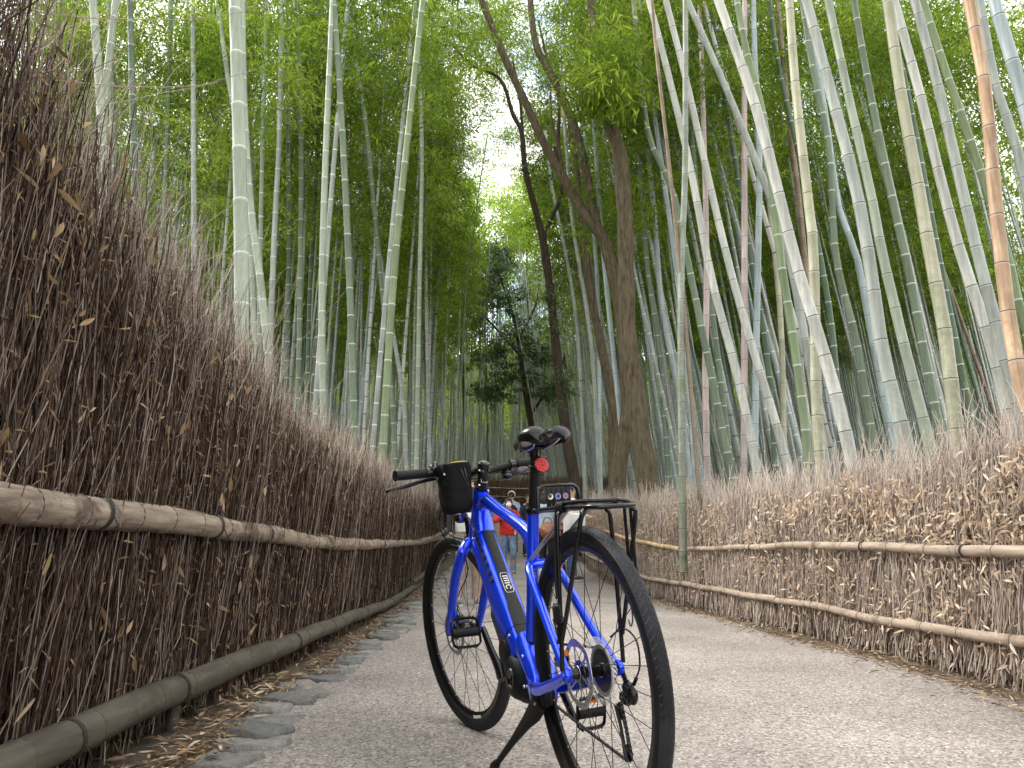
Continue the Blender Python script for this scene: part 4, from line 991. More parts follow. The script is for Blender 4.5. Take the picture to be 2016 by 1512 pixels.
for i in range(260):
    y = 1.3 + 2.9 * random.random() ** 1.2
    link('leaf', random.choice(BL_L + BL_R), verge, (edge_l(y) - random.uniform(.02, .30), y, gz(y) + random.uniform(.012, .03)), (random.uniform(-.3, .3), random.uniform(-.25, .25), random.uniform(0, 6.28)), (random.uniform(.04, .085),) * 3)

# ---------------- small green weeds at the foot of the fences
M_weed = mat('weed_green', (.06, .13, .03), .6, var=.3)
def weed(P0, s, lab, seed):
    r_ = np.random.default_rng(seed); e = empty('weed', P0, lab, 'plant'); mb = MB(); lf = []
    for k in range(9):
        a = r_.uniform(0, 6.28); q = Vector((math.cos(a), math.sin(a), 0)) * s * r_.uniform(.3, 1); h = s * r_.uniform(.3, .9)
        mb.tube([Vector((0, 0, 0)), q * .5 + Vector((0, 0, h * .8)), q + Vector((0, 0, h))], .0015, 5)
        for j in range(3):
            b = a + (j - 1) * .9; d = Vector((math.cos(b), math.sin(b), .15)); w = Vector((-math.sin(b), math.cos(b), 0)); c = q + Vector((0, 0, h)); l_ = s * .42
            lf.append((c, d, w, l_))
    mb.build('stem', M_weed, e)
    m2 = MB()
    for c, d, w, l_ in lf: m2.face([m2.vert(c), m2.vert(c + d * l_ * .45 + w * l_ * .3), m2.vert(c + d * l_ + Vector((0, 0, -l_ * .1))), m2.vert(c + d * l_ * .45 - w * l_ * .3)])
    m2.build('foliage', M_weed, e, smooth=False)
for (px, py, Y, s, lab) in ((758, 1190, 6.6, .07, 'little green weed sprouting under the dark lower rail of the left fence'), (790, 1195, 7.0, .06, 'small green weed on the litter right of the first one'), (737, 1205, 6.2, .05, 'tiny green weed left of the other two, by the left rail')):
    p = at(px, py, Y); p.z = gz(Y); weed(p, s, lab, px)
for (px, py, lab) in ((1375, 1190, 'tiny green weed low on the right fence, nearer the bicycle'), (1660, 1232, 'tiny green weed under the right lower rail, further from the bicycle')):
    p = on_right(px, py, .1); p.z -= .02; weed(p, .045, lab, px)
# ================================================ the bicycle
M_blue = mat('blue_frame_paint', (.001, .058, .98), .18, 0.5, var=0, spec=.5, coat=1.0)
M_black = mat('black_metal', (.005, .005, .006), .25, .0, spec=.4, coat=.2)
M_blackm = mat('black_matt', (.007, .007, .008), .5, spec=.22, bump=.25, bscale=300)
M_rubber = mat('tyre_rubber', (.007, .007, .008), .55, var=.45, vscale=18, bump=.2, bscale=140, spec=.25)
M_tread = mat('tyre_tread', (.020, .020, .024), .6, spec=.3, var=.75, vscale=11, bump=.18, bscale=260)
M_rim = mat('rim_black', (.006, .006, .007), .25, spec=.35)
M_steel = mat('steel', (.55, .55, .57), .38, 1.0)
M_dsteel = mat('dark_steel', (.10, .10, .11), .35, .9)
M_batt = mat('battery_cover', (.010, .011, .010), .45, spec=.25, bump=.05, bscale=400)
M_red = mat('red_reflector', (.62, .012, .015), .22, bump=.6, bscale=240, coat=.6)
M_orange = mat('orange_reflector', (.85, .22, .02), .25)
M_white = mat('white_print', (.8, .8, .8), .5)
M_dark_print = mat('dark_print', (.012, .018, .04), .5)
M_cloth = mat('black_bag_cloth', (.005, .005, .006), .8, var=.4, vscale=12, bump=1.0, bscale=22, spec=.2)
M_yellow = mat('yellow_lining', (.75, .42, .02), .7)
M_vinyl = mat('saddle_vinyl', (.005, .005, .006), .27, bump=.08, bscale=220, spec=.42)
M_silver = mat('silver_strap', (.50, .49, .47), .6, 0)
M_clear, nt_, b_ = new_mat('clear_plastic'); b_.inputs['Base Color'].default_value = (.75, .75, .77, 1); b_.inputs['Roughness'].default_value = .25; b_.inputs['Alpha'].default_value = .30
BX, BY, YAW, LEAN, STEER, WB, WR = .2207, 2.0114, .3503, .0716, .168, 1.071, .35
bike = empty('bicycle', (BX, BY, 0), 'blue electric city bicycle on its kickstand with black rear rack and handlebar bag', 'bicycle')
bike.rotation_mode = 'QUATERNION'
bike.rotation_quaternion = (Matrix.Rotation(R(90) + YAW, 4, 'Z') @ Matrix.Rotation(-LEAN, 4, 'X')).to_quaternion()
def hx_(z): return WB - .060 - (z - .35) * .455          # steering axis
A0 = Vector((hx_(.66), 0, .66)); AX = (Vector((hx_(.84), 0, .84)) - A0).normalized()
SM_ = Matrix.Translation(A0) @ Matrix.Rotation(STEER, 4, AX) @ Matrix.Translation(-A0)
def part(mb, name, m, parent=bike, steer=False, **k):
    o = mb.build(name, m, parent, **k)
    if steer: o.matrix_basis = SM_
    return o

# --- wheels
def wheel(cx_, steer, rotor_r, ys):
    c = Vector((cx_, 0, WR))
    mb = MB(); mb.lathe([(.305, -.011), (.312, -.0125), (.312, -.010), (.306, -.008), (.303, 0), (.306, .008), (.312, .010), (.312, .0125), (.305, .011), (.291, .0085), (.286, 0), (.291, -.0085), (.305, -.011)], c, (0, 1, 0), 72)
    w = part(mb, 'wheel', M_rim, bike, steer, ang=50)
    mb = MB(); prof = [(.3085, -.011), (.316, -.0185), (.327, -.0212), (.338, -.0185)]
    mb.lathe(prof, c, (0, 1, 0), 96); mb.lathe([(r_, -o) for r_, o in prof][::-1], c, (0, 1, 0), 96)
    mb.mi = 1; mb.lathe([(.338, -.0185), (.3435, -.0135), (.3440, -.0132), (.3475, -.0070), (.3470, -.0065), (.3500, -.0008), (.3492, 0), (.3500, .0008), (.3470, .0065), (.3475, .0070), (.3440, .0132), (.3435, .0135), (.338, .0185)], c, (0, 1, 0), 96)
    ty = part(mb, 'tyre', [M_rubber, M_tread], w, ang=60)
    # tread sipes: short slanted grooves standing as thin dark ribs
    mb = MB()
    for k in range(120):
        a = 2 * math.pi * k / 120
        for s_ in (-1, 1):
            d0 = a + (.012 if s_ > 0 else -.012)
            pts = [c + Vector((math.cos(d0 + t * .02) * r_, s_ * o, math.sin(d0 + t * .02) * r_)) for t, (r_, o) in enumerate([(.3492, .0035), (.3462, .0095), (.3412, .0160)])]
            mb.tube(pts, .0008, 4)
    part(mb, 'tread_grooves', M_dark_print, w)['kind'] = 'stuff'
    mb = MB(); hr_ = .030 if cx_ > .5 else .030
    mb.lathe([(.004, -.062), (.010, -.062), (.012, -.05), (.016, -.042), (hr_ * .8, -.036), (hr_ * .8, -.032), (.014, -.026), (.0135, .020), (.020, .028), (hr_, .033), (hr_, .037), (.014, .044), (.010, .062), (.004, .062)], c, (0, 1, 0), 24)
    part(mb, 'hub', M_black, w)
    # spokes
    sm = MB(); sm.tube([Vector((0, 0, 0)), Vector((1, 0, 0))], .00105, 5); o = sm.build('spoke', M_dark_spoke); me = o.data; bpy.data.objects.remove(o)
    n = 28
    for k in range(n):
        a = 2 * math.pi * k / n + .05; s_ = 1 if k % 2 else -1; da = (1 if (k // 2) % 2 else -1) * 1.15
        p0 = c + Vector((math.cos(a + da) * .024, s_ * .033, math.sin(a + da) * .024)); p1 = c + Vector((math.cos(a) * .288, s_ * .003, math.sin(a) * .288))
        d = p1 - p0; o = link('spoke', me, w, p0, scale=(d.length, 1, 1)); o.rotation_mode = 'QUATERNION'; o.rotation_quaternion = d.to_track_quat('X', 'Z')
    nm = MB()
    for k in range(n):
        a = 2 * math.pi * k / n + .05; nm.ellipsoid(c + Vector((math.cos(a) * .284, 0, math.sin(a) * .284)), (.0022,) * 3, n=6, m=4)
    part(nm, 'spoke_nipples', M_steel, w)['kind'] = 'stuff'
    # brake rotor: wavy drilled ring on six arms
    mb = MB(); yr = ys; N_ = 48; inn = rotor_r - .015
    ri = []; ro = []
    for s_ in (-.0009, .0009):
        ri.append([mb.vert(c + Vector((math.cos(2 * math.pi * k / N_) * (inn + .0015 * math.sin(k * 2 * math.pi / 8)), yr + s_, math.sin(2 * math.pi * k / N_) * (inn + .0015 * math.sin(k * 2 * math.pi / 8))))) for k in range(N_)])
        ro.append([mb.vert(c + Vector((math.cos(2 * math.pi * k / N_) * (rotor_r + .002 * math.sin(k * 2 * math.pi / 8)), yr + s_, math.sin(2 * math.pi * k / N_) * (rotor_r + .002 * math.sin(k * 2 * math.pi / 8))))) for k in range(N_)])
    mb.ring_bridge(ri[0], ro[0]); mb.ring_bridge(ro[1], ri[1]); mb.ring_bridge(ro[0], ro[1]); mb.ring_bridge(ri[1], ri[0])
    for k in range(6):
        a = k * math.pi / 3; mb.tube([c + Vector((math.cos(a) * .016, yr, math.sin(a) * .016)), c + Vector((math.cos(a + .35) * inn, yr, math.sin(a + .35) * inn))], [(.001, .004), (.001, .003)], 4, up=(-math.sin(a), 0, math.cos(a)))
    mb.torus(c + Vector((0, yr, 0)), .017, .003, (0, 1, 0), 20, 6)
    rt = part(mb, 'brake_rotor', M_steel, w)
    mb = MB()
    for k in range(36):
        a = 2 * math.pi * k / 36; r_ = rotor_r - .004 - .0035 * (k % 3)
        mb.lathe([(.0001, -.0013), (.0019, -.0013), (.0019, .0013), (.0001, .0013)], c + Vector((math.cos(a) * r_, yr, math.sin(a) * r_)), (0, 1, 0), 6)
    part(mb, 'rotor_holes', M_dark_print, w)['kind'] = 'stuff'
    # valve and rim print
    mb = MB(); a = -.3 if cx_ < .5 else 2.6; mb.tube([c + Vector((math.cos(a) * .286, 0, math.sin(a) * .286)), c + Vector((math.cos(a) * .255, 0, math.sin(a) * .255))], .0024, 6); part(mb, 'valve', M_black, w)
    return w
M_dark_spoke = mat('spoke_black', (.02, .02, .022), .35, .5)
wr_ = wheel(0, False, .080, .040)
wf_ = wheel(WB, True, .080, .038)
mb = MB(); c = Vector((WB, 0, WR))
for a in (2.55,): 
    q = c + Vector((math.cos(a) * .322, .0215, math.sin(a) * .322)); mb.box(q, (.009, .0012, .009), Euler((0, -a, 0)))
part(mb, 'rim_mark', M_white, wf_, smooth=False)
mb = MB(); a0 = -1.75
mb.plate([c + Vector((math.cos(a0 + t) * r_, .0115, math.sin(a0 + t) * r_)) for t, r_ in ((-.1, .296), (.0, .296), (.1, .296), (.1, .306), (0, .306), (-.1, .306))], .001, (0, 1, 0))
part(mb, 'rim_sticker', M_white, wf_, smooth=False)

# --- frame
def sq_tube(mb, P, dims, up, n=20, e=.55):
    """tube with rounded-box section; dims: list of (half width, half height)"""
    P, T = frames(P); rings = []
    for p, t, (a, b) in zip(P, T, dims):
        u = Vector(up) - t * t.dot(Vector(up)); u.normalize(); w = t.cross(u); rg = []
        for k in range(n):
            th = 2 * math.pi * k / n; cs, sn = math.cos(th), math.sin(th)
            rg.append(mb.vert(p + w * (a * math.copysign(abs(cs) ** e, cs)) + u * (b * math.copysign(abs(sn) ** e, sn))))
        rings.append(rg)
    for a, b in zip(rings, rings[1:]): mb.ring_bridge(a, b)
    mb.face(rings[0][::-1]); mb.face(rings[-1])
def V3(x, z, y=0): return Vector((x, y, z))
HTt, HTb = V3(hx_(.845), .845), V3(hx_(.682), .682)
mb = MB(); d = (HTt - HTb).normalized()
mb.tube([HTb, HTb + d * .02, HTb + d * .09, HTt - d * .02, HTt], [.034, .033, .029, .027, .0275], 24)
part(mb, 'head_tube', M_blue)
# top tube: arched, meeting the seat tube with a long gusset
mb = MB()
tt = smooth_path([V3(hx_(.79) - .008, .792), V3(.735, .800), V3(.66, .781), V3(.56, .752), V3(.46, .722), V3(.385, .692), V3(.338, .650)], 5)
sq_tube(mb, tt, [(float(np.interp(i, [0, 8, 18, 30], [.021, .021, .019, .015])), float(np.interp(i, [0, 5, 14, 24, 30], [.030, .024, .017, .020, .032]))) for i in range(len(tt))], (0, 0, 1), e=.75)
part(mb, 'top_tube', M_blue, ang=60)
# down tube
D0, D1 = V3(hx_(.71) - .008, .712), V3(.498, .356)
dd = (D1 - D0).normalized(); dn = Vector((-dd.z, 0, dd.x)); dn = dn if dn.z > 0 else -dn     # outward (upper) normal of the tube
mb = MB(); n_ = 16; pts = [D0.lerp(D1, t / n_) for t in range(n_ + 1)] + [V3(.468, .32)]
sq_tube(mb, pts, [(float(np.interp(i / n_, [0, .12, .3, .9, 1.05], [.028, .036, .039, .040, .039])), float(np.interp(i / n_, [0, .12, .3, .8, 1.05], [.034, .046, .052, .055, .050]))) for i in range(len(pts))], dn, e=.5, n=24)
part(mb, 'down_tube', M_blue, ang=45)
def on_dt(t, off, y): return D0.lerp(D1, t) + dn * off + Vector((0, y, 0))
# gusset under the head tube (battery end)
mb = MB(); sq_tube(mb, [V3(hx_(.77) - .005, .775), on_dt(.02, .035, 0), on_dt(.12, .03, 0)], [(.024, .036), (.033, .045), (.033, .025)], (1, 0, .6), e=.6)
part(mb, 'head_gusset', M_blue)
# battery cover strip on the upper face, stepping wider in its lower half
mb = MB(); 
def strip_piece(mb, ts, w0, w1, h, h0=.040):
    L_ = []; 
    for t, a, b in zip(ts, w0, w1):
        L_.append([mb.vert(on_dt(t, h0, a)), mb.vert(on_dt(t, h - .0015, a)), mb.vert(on_dt(t, h, a - .004)), mb.vert(on_dt(t, h, b + .004)), mb.vert(on_dt(t, h - .0015, b)), mb.vert(on_dt(t, h0, b))])
    for p, q in zip(L_, L_[1:]): mb.ring_bridge(p, q)
    mb.face(L_[0][::-1]); mb.face(L_[-1])
strip_piece(mb, [.13, .5, .55, .74, .80, .93], [.014, .014, .017, .017, .023, .023], [-.020, -.020, -.021, -.022, -.024, -.024], .0570, .045)
part(mb, 'battery', M_batt, ang=35)
mb = MB(); strip_piece(mb, [.935, 1.0, 1.06], [.023, .021, .017], [-.024, -.022, -.018], .0575, .045); part(mb, 'battery_end_cap', M_batt, ang=35)
mb = MB()
for t in (.122, .932):
    rg = [on_dt(t, .0535 * math.copysign(abs(math.sin(a)) ** .5, math.sin(a)), .0410 * math.copysign(abs(math.cos(a)) ** .5, math.cos(a))) for a in [math.pi * k / 14 - .3 for k in range(17)]]
    mb.tube(rg, .0011, 5)
part(mb, 'seam', M_dark_print)
# dark print along the left face of the down tube
mb = MB()
for i, t in enumerate([.10, .155, .21, .27, .34, .40, .475, .54]):
    h = .0078; w_ = float(np.interp(t, [0, .12, .3, .9], [.028, .036, .039, .040])); hh_ = float(np.interp(t, [0, .12, .3, .8], [.034, .046, .052, .055])); p = on_dt(t, hh_ * .80, w_ * .945 + .0012); nv = (dn * .42 + Vector((0, .91, 0))).normalized(); tv = nv.cross(dd).normalized(); mb.plate([p + dd * h + tv * h, p + dd * h - tv * h, p - dd * h - tv * h, p - dd * h + tv * h], .0022, nv)
part(mb, 'dark_lettering', M_dark_print, smooth=False)
mb = MB(); p = on_dt(.80, -.034, .0404); mb.plate([p - dd * .075 + dn * .004, p + dd * .10 + dn * .016, p + dd * .10 - dn * .018, p - dd * .06 - dn * .018], .0008, (0, 1, 0)); part(mb, 'dark_panel', M_dark_print, smooth=False)
# emblem on the battery: pale rounded frame holding four bars and a round hook
mb = MB(); cE = on_dt(.60, .0578, -.003); ln_, wd_ = .040, .0145
ol = []
for k in range(28):
    a = 2 * math.pi * k / 28; ca, sa = math.cos(a), math.sin(a)
    ol.append(cE + dd * (ln_ * math.copysign(abs(ca) ** .35, ca)) + Vector((0, 1, 0)) * (wd_ * math.copysign(abs(sa) ** .35, sa)))
mb.tube(ol, .0010, 4, closed=True)
for k in range(4): mb.box(cE - dd * (.026 - k * .0095), (.0035, .016, .0008), Matrix((dd, Vector((0, 1, 0)), dn)).transposed())
mb.tube([cE - dd * .026 + Vector((0, -.008, 0)), cE + dd * .006 + Vector((0, -.008, 0))], .0010, 4)
ring = [cE + dd * (.019 + .008 * math.cos(a)) + Vector((0, .008 * math.sin(a), 0)) for a in np.linspace(.6, 5.9, 14)]; mb.tube(ring, .0018, 5)
part(mb, 'battery_emblem', M_white, smooth=False)
# seat tube
BB = V3(.460, .286); ST = V3(.318, .748)
mb = MB(); d = (ST - BB).normalized(); Bs = V3(.420, .288); d = (ST - Bs).normalized(); mb.tube([Bs + d * .03, Bs + d * .2, ST], [.021, .0175, .0175], 20); part(mb, 'seat_tube', M_blue)
mb = MB(); q = Bs + d * .075; mb.tube([q, q + d * .022], .0215, 16); part(mb, 'cable_band', M_blackm)
mb = MB(); mb.tube([ST - d * .004, ST + d * .012], .0215, 20); mb.box(ST + Vector((-.026, 0, .002)), (.016, .022, .012), bev=.002); mb.tube([ST + Vector((-.028, .014, .003)), ST + Vector((-.028, -.034, .003))], .0032, 8)
part(mb, 'seat_clamp', M_black)
# motor housing and its blue shroud
mb = MB()
mb.lathe([(.001, .030), (.030, .052), (.052, .048), (.060, .040), (.068, .025), (.068, -.045), (.04, -.052), (.001, -.052)], BB + Vector((.012, 0, -.012)), (0, 1, 0), 32)
mb.lathe([(.001, .046), (.034, .048), (.050, .038), (.052, .02), (.052, -.04), (.001, -.04)], BB + Vector((.072, 0, .052)), (0, 1, 0), 28)
mb.ellipsoid(BB + Vector((.015, -.005, -.050)), (.075, .040, .042), n=20, m=12)
part(mb, 'motor', M_blackm)
mb = MB(); mb.torus(BB + Vector((0, .052, -.012)), .026, .004, (0, 1, 0), 24, 6); mb.torus(BB + Vector((.072, .043, .052)), .036, .0035, (0, 1, 0), 24, 6)
mb.lathe([(.001, .056), (.014, .056), (.016, .05), (.016, .04)], BB + Vector((0, 0, 0)), (0, 1, 0), 16); part(mb, 'motor_trim', M_black)
mb = MB(); sh = smooth_path([V3(.445, .372), V3(.395, .335), V3(.350, .300), V3(.335, .262), V3(.340, .222)], 4)
sq_tube(mb, sh, [(float(np.interp(i, [0, 5, 12, 17], [.037, .041, .043, .036])), float(np.interp(i, [0, 6, 12, 17], [.044, .034, .026, .020]))) for i in range(len(sh))], (1, 0, .4), e=.55, n=24)
part(mb, 'motor_shroud', M_blue, ang=50)
mb = MB()
for x, z in ((.475, .392), (.372, .345), (.375, .262), (.372, .205)): mb.lathe([(.001, .005), (.004, .004), (.005, 0)], V3(x, z, .041), (0, 1, 0), 8)
part(mb, 'motor_bolts', M_steel)['kind'] = 'stuff'
# chain stays, seat stays, dropouts
for s_ in (1, -1):
    mb = MB(); P = smooth_path([V3(.345, .265, .034 * s_), V3(.29, .268, .048 * s_), V3(.20, .285, .055 * s_), V3(.09, .318, .064 * s_), V3(.012, .345, .068 * s_)], 4)
    sq_tube(mb, P, [(float(np.interp(i, [0, 6, 16], [.012, .011, .008])), float(np.interp(i, [0, 6, 16], [.026, .017, .011]))) for i in range(len(P))], (0, 0, 1), e=.75)
    part(mb, 'chain_stay', M_blue, ang=60)
    mb = MB(); P = smooth_path([V3(.345, .598, .012 * s_), V3(.300, .600, .030 * s_), V3(.255, .572, .046 * s_), V3(.13, .455, .056 * s_), V3(.022, .365, .066 * s_), V3(.003, .335, .068 * s_)], 5)
    mb.tube(P, [float(np.interp(i, [0, 6, 20, 25], [.0140, .0125, .0120, .0130])) for i in range(len(P))], 14); part(mb, 'seat_stay', M_blue, ang=60)
    mb = MB(); mb.lathe([(.001, s_ * .010), (.017, s_ * .010), (.019, s_ * .006), (.019, -s_ * .004), (.001, -s_ * .004)], V3(0, .35, .068 * s_), (0, 1, 0), 18); mb.lathe([(.001, s_ * .015), (.006, s_ * .015), (.007, s_ * .010)], V3(0, .35, .068 * s_), (0, 1, 0), 12); part(mb, 'dropout', M_blue)
mb = MB(); mb.tube([V3(.285, .596, .036), V3(.285, .600, -.036)], .011, 12); mb.box(V3(.300, .590, 0), (.030, .055, .018), bev=.006); part(mb, 'stay_bridge', M_blue)
mb = MB(); mb.box(V3(.272, .575, .004), (.02, .022, .028), bev=.003); part(mb, 'bridge_bolt', M_white, smooth=True)

# rear brake caliper with its orange tab
mb = MB(); mb.box(V3(.075, .375, .048), (.045, .028, .030), Euler((0, .5, 0)), .006); mb.tube([V3(.06, .39, .06), V3(.07, .43, .055), V3(.10, .47, .052)], .003, 6); part(mb, 'brake_caliper', M_black)
mb = MB(); mb.box(V3(.050, .392, .050), (.006, .016, .012)); part(mb, 'caliper_tab', M_orange, smooth=False)

# --- fork and steering
mb = MB(); ax = AX
crown = V3(hx_(.664), .664)
sq_tube(mb, [crown + Vector((.004, .062, -.030)), crown + Vector((.002, .038, .002)), crown + Vector((0, 0, .012)), crown + Vector((.002, -.038, .002)), crown + Vector((.004, -.062, -.030))], [(.018, .020), (.020, .021), (.024, .020), (.020, .021), (.018, .020)], (0, 0, 1), e=.8)
part(mb, 'fork_crown', M_blue, bike, True, ang=60)
for s_ in (1, -1):
    mb = MB(); P = smooth_path([crown + Vector((.004, .050 * s_, -.006)), crown + Vector((.018, .063 * s_, -.045)), V3(WB - .125, .545, .066 * s_), V3(WB - .060, .44, .064 * s_), V3(WB - .002, .352, .060 * s_)], 4)
    sq_tube(mb, P, [(float(np.interp(i, [0, 5, 12, 16], [.015, .0145, .012, .009])), float(np.interp(i, [0, 5, 12, 16], [.023, .024, .020, .015]))) for i in range(len(P))], (1, 0, 0), e=.8)
    if s_ > 0: mb.tube([V3(WB - .045, .47, .058), V3(WB - .062, .42, .052), V3(WB - .060, .385, .05)], [.008, .009, .007], 10)
    part(mb, 'fork_blade', M_blue, bike, True, ang=60)
    mb = MB(); mb.lathe([(.001, s_ * .008), (.009, s_ * .008), (.011, s_ * .002), (.011, -s_ * .006)], V3(WB, .35, .060 * s_), (0, 1, 0), 14); part(mb, 'axle_nut', M_black, bike, True)
mb = MB(); mb.box(V3(WB - .078, .392, .045), (.030, .026, .048), Euler((0, .3, 0)), .006); part(mb, 'brake_caliper', M_black, bike, True)
S0 = V3(hx_(.85), .85)
mb = MB(); mb.tube([S0, S0 + ax * .006, S0 + ax * .007, S0 + ax * .055], [.0235, .0235, .0175, .0175], 20); part(mb, 'headset_spacers', M_blackm, bike, True)
mb = MB()
for k, (a, l_) in enumerate(((.9, .018), (1.25, .004), (1.45, .007), (1.7, .009), (1.95, .006), (2.25, .010))):
    p = S0 + ax * (.020 if k else .030) + Vector((-math.sin(a) * .018, math.cos(a) * .018, 0)); mb.box(p, (.001, .0028, l_), Euler((0, 0, a)))
mb.box(S0 + ax * .012 + Vector((-.012, .016, 0)), (.002, .006, .006)); mb.box(S0 + ax * .066 + Vector((-.010, .018, 0)), (.002, .006, .006))
part(mb, 'white_marks', M_white, bike, True, smooth=False)
BC = S0 + ax * .072 + Vector((.104, 0, -.012))
mb = MB(); mb.tube([S0 + ax * .052, S0 + ax * .092], .0195, 20); mb.tube([S0 + ax * .072, BC], [.0165, .0175], 16); mb.tube([BC + Vector((0, -.024, 0)), BC + Vector((0, .024, 0))], .0225, 20)
mb.tube([S0 + ax * .090, S0 + ax * .097], [.016, .012], 16)
for s_ in (-1, 1):
    mb.tube([S0 + ax * .060 + Vector((-.018, .012 * s_, 0)), S0 + ax * .060 + Vector((-.026, .012 * s_, 0))], .004, 8)
part(mb, 'stem', M_black, bike, True)
HBW = .29
def bar(y): a = abs(y); return BC + Vector((-.16 * max(0, a - .06) ** 1.05, y, .020 * min(1, max(0, a - .04) / .12)))
mb = MB(); P = [bar(y) for y in np.linspace(-HBW, HBW, 33)]; mb.tube(P, [.0125 if abs(y) > .07 else .0155 for y in np.linspace(-HBW, HBW, 33)], 14); part(mb, 'handlebar', M_blackm, bike, True)
for s_ in (1, -1):
    mb = MB(); Y_ = np.linspace(.185, HBW + .006, 26)
    mb.tube([bar(y * s_) for y in Y_], [.0165 * (1.04 if i % 3 == 1 else .97) + (.0015 if i in (0, 25) else 0) for i in range(26)], 16); g = part(mb, 'grip', M_blackm, bike, True, ang=70)
    # brake lever with clamp and blade
    mb = MB(); c0 = bar(.165 * s_); mb.tube([c0 + Vector((0, -.010, 0)), c0 + Vector((0, .010, 0))], .0175, 14)
    mb.tube(smooth_path([c0 + Vector((.012, -.02 * s_, -.006)), c0 + Vector((.034, -.045 * s_, -.014)), c0 + Vector((.042, -.005 * s_, -.020)), c0 + Vector((.040, .03 * s_, -.026))], 3), [.009, .011, .011, .010, .010, .010, .009, .008, .008, .007], 10)
    mb.tube(smooth_path([c0 + Vector((.040, .02 * s_, -.024)), c0 + Vector((.045, .07 * s_, -.034)), c0 + Vector((.038, .125 * s_, -.040)), c0 + Vector((.030, .150 * s_, -.046))], 4), [(.004, .0075)] * 6 + [(.004, .006)] * 7, 8, up=(0, 0, 1))
    part(mb, 'brake_lever', M_black, bike, True)
# shifter under the right grip
mb = MB(); c0 = bar(-.145); mb.box(c0 + Vector((.004, 0, -.028)), (.040, .038, .024), Euler((0, .2, .1)), .008); mb.ellipsoid(c0 + Vector((-.012, .008, -.038)), (.022, .020, .014)); part(mb, 'shifter', M_black, bike, True)
mb = MB(); mb.tube(smooth_path([c0 + Vector((-.014, -.012, -.030)), c0 + Vector((-.035, -.035, -.024)), c0 + Vector((-.042, -.062, -.018))], 3), [(.003, .008), (.003, .011), (.003, .013), (.003, .014), (.003, .013), (.003, .010), (.003, .005)], 10, up=(0, 0, 1)); part(mb, 'shift_paddle', M_dsteel, bike, True)
# assist switch and small display
mb = MB(); c0 = bar(.150); mb.box(c0 + Vector((-.010, 0, .017)), (.030, .022, .020), Euler((0, -.5, 0)), .004); mb.box(c0 + Vector((-.024, .0, .026)), (.005, .018, .022), Euler((0, -.5, 0)), .002); part(mb, 'assist_switch', M_dsteel, bike, True)
mb = MB()
for k in (-1, 0, 1): mb.box(c0 + Vector((-.0285, 0, .0275 + k * .007)), (.002, .006, .004), Euler((0, -.5, 0)))
part(mb, 'switch_buttons', M_silver, bike, True, smooth=False)
mb = MB(); c1 = bar(.105) + Vector((.012, 0, .024)); mb.box(c1, (.038, .050, .010), Euler((0, -.15, 0)), .004); mb.box(c1 + Vector((0, 0, -.014)), (.012, .016, .020)); part(mb, 'display', M_black, bike, True)
mb = MB(); mb.box(c1 + Vector((0, 0, .0058)), (.030, .041, .001), Euler((0, -.15, 0))); part(mb, 'display_glass', mat('display_glass', (.03, .035, .02), .06), bike, True, smooth=False)

# soft bag hanging beside the stem
bag = empty('handlebar_bag', (0, 0, 0), 'small black cloth bag with yellow lining hanging from the bicycle handlebar', 'bag')
bag.rotation_mode = 'QUATERNION'
bag.matrix_basis = Matrix.Translation((BX, BY, 0)) @ bike.rotation_quaternion.to_matrix().to_4x4() @ SM_
bc = BC + Vector((-.045, .092, -.125))
mb = MB(); prof = [(.020, -.006), (.038, -.003), (.047, .010), (.050, .03), (.0495, .05), (.0515, .07), (.050, .09), (.051, .11), (.0495, .13), (.050, .150), (.0505, .166), (.047, .168), (.045, .158), (.044, .12)]
rings = []
for j, (r_, z) in enumerate(prof):
    rg = []
    for k in range(28):
        a = 2 * math.pi * k / 28; w = 1 + .035 * math.sin(3 * a + z * 60) + .03 * math.sin(5 * a - z * 90) + .015 * math.sin(11 * a + z * 200); ca, sa = math.cos(a), math.sin(a)
        rg.append(mb.vert(bc + Vector((r_ * w * math.copysign(abs(ca) ** .62, ca) - z * .07, r_ * 1.02 * w * math.copysign(abs(sa) ** .62, sa) - z * .03, z + .004 * ca * (1 if j > 5 else 0)))))
    rings.append(rg)
mb.face(rings[0][::-1])
for a, b in zip(rings, rings[1:]): mb.ring_bridge(a, b)
mb.face(rings[-1]); part(mb, 'bag_body', M_cloth, bag, ang=60)
top_ = bc + Vector((-.011, -.005, .168))
mb = MB(); mb.tube([top_ + Vector((math.cos(a) * .046, math.sin(a) * .047, .000)) for a in np.linspace(2.5, 4.0, 12)], .0017, 6); part(mb, 'lining', M_yellow, bag)
mb = MB(); mb.tube([top_ + Vector((math.cos(a) * .0505, math.sin(a) * .0515, -.004)) for a in np.linspace(0, 2 * math.pi, 28, endpoint=False)], .0026, 6, closed=True); part(mb, 'rim_band', M_blackm, bag)
mb = MB(); mb.box(bc + Vector((-.040, .040, .132)), (.002, .020, .007), Euler((0, 0, -.75))); part(mb, 'reflective_tag', M_white, bag, smooth=False)
mb = MB(); mb.tube(smooth_path([top_ + Vector((-.043, -.015, 0)), top_ + Vector((-.052, -.018, -.05)), top_ + Vector((-.046, -.025, -.085))], 4), .0013, 5); mb.tube(smooth_path([top_ + Vector((-.040, .0, 0)), top_ + Vector((-.05, -.006, -.04)), top_ + Vector((-.047, -.02, -.085))], 4), .0013, 5); part(mb, 'drawstring', M_dsteel, bag)
mb = MB(); mb.box(top_ + Vector((.035, -.03, -.02)), (.012, .020, .05), bev=.003); part(mb, 'strap', M_blackm, bag)
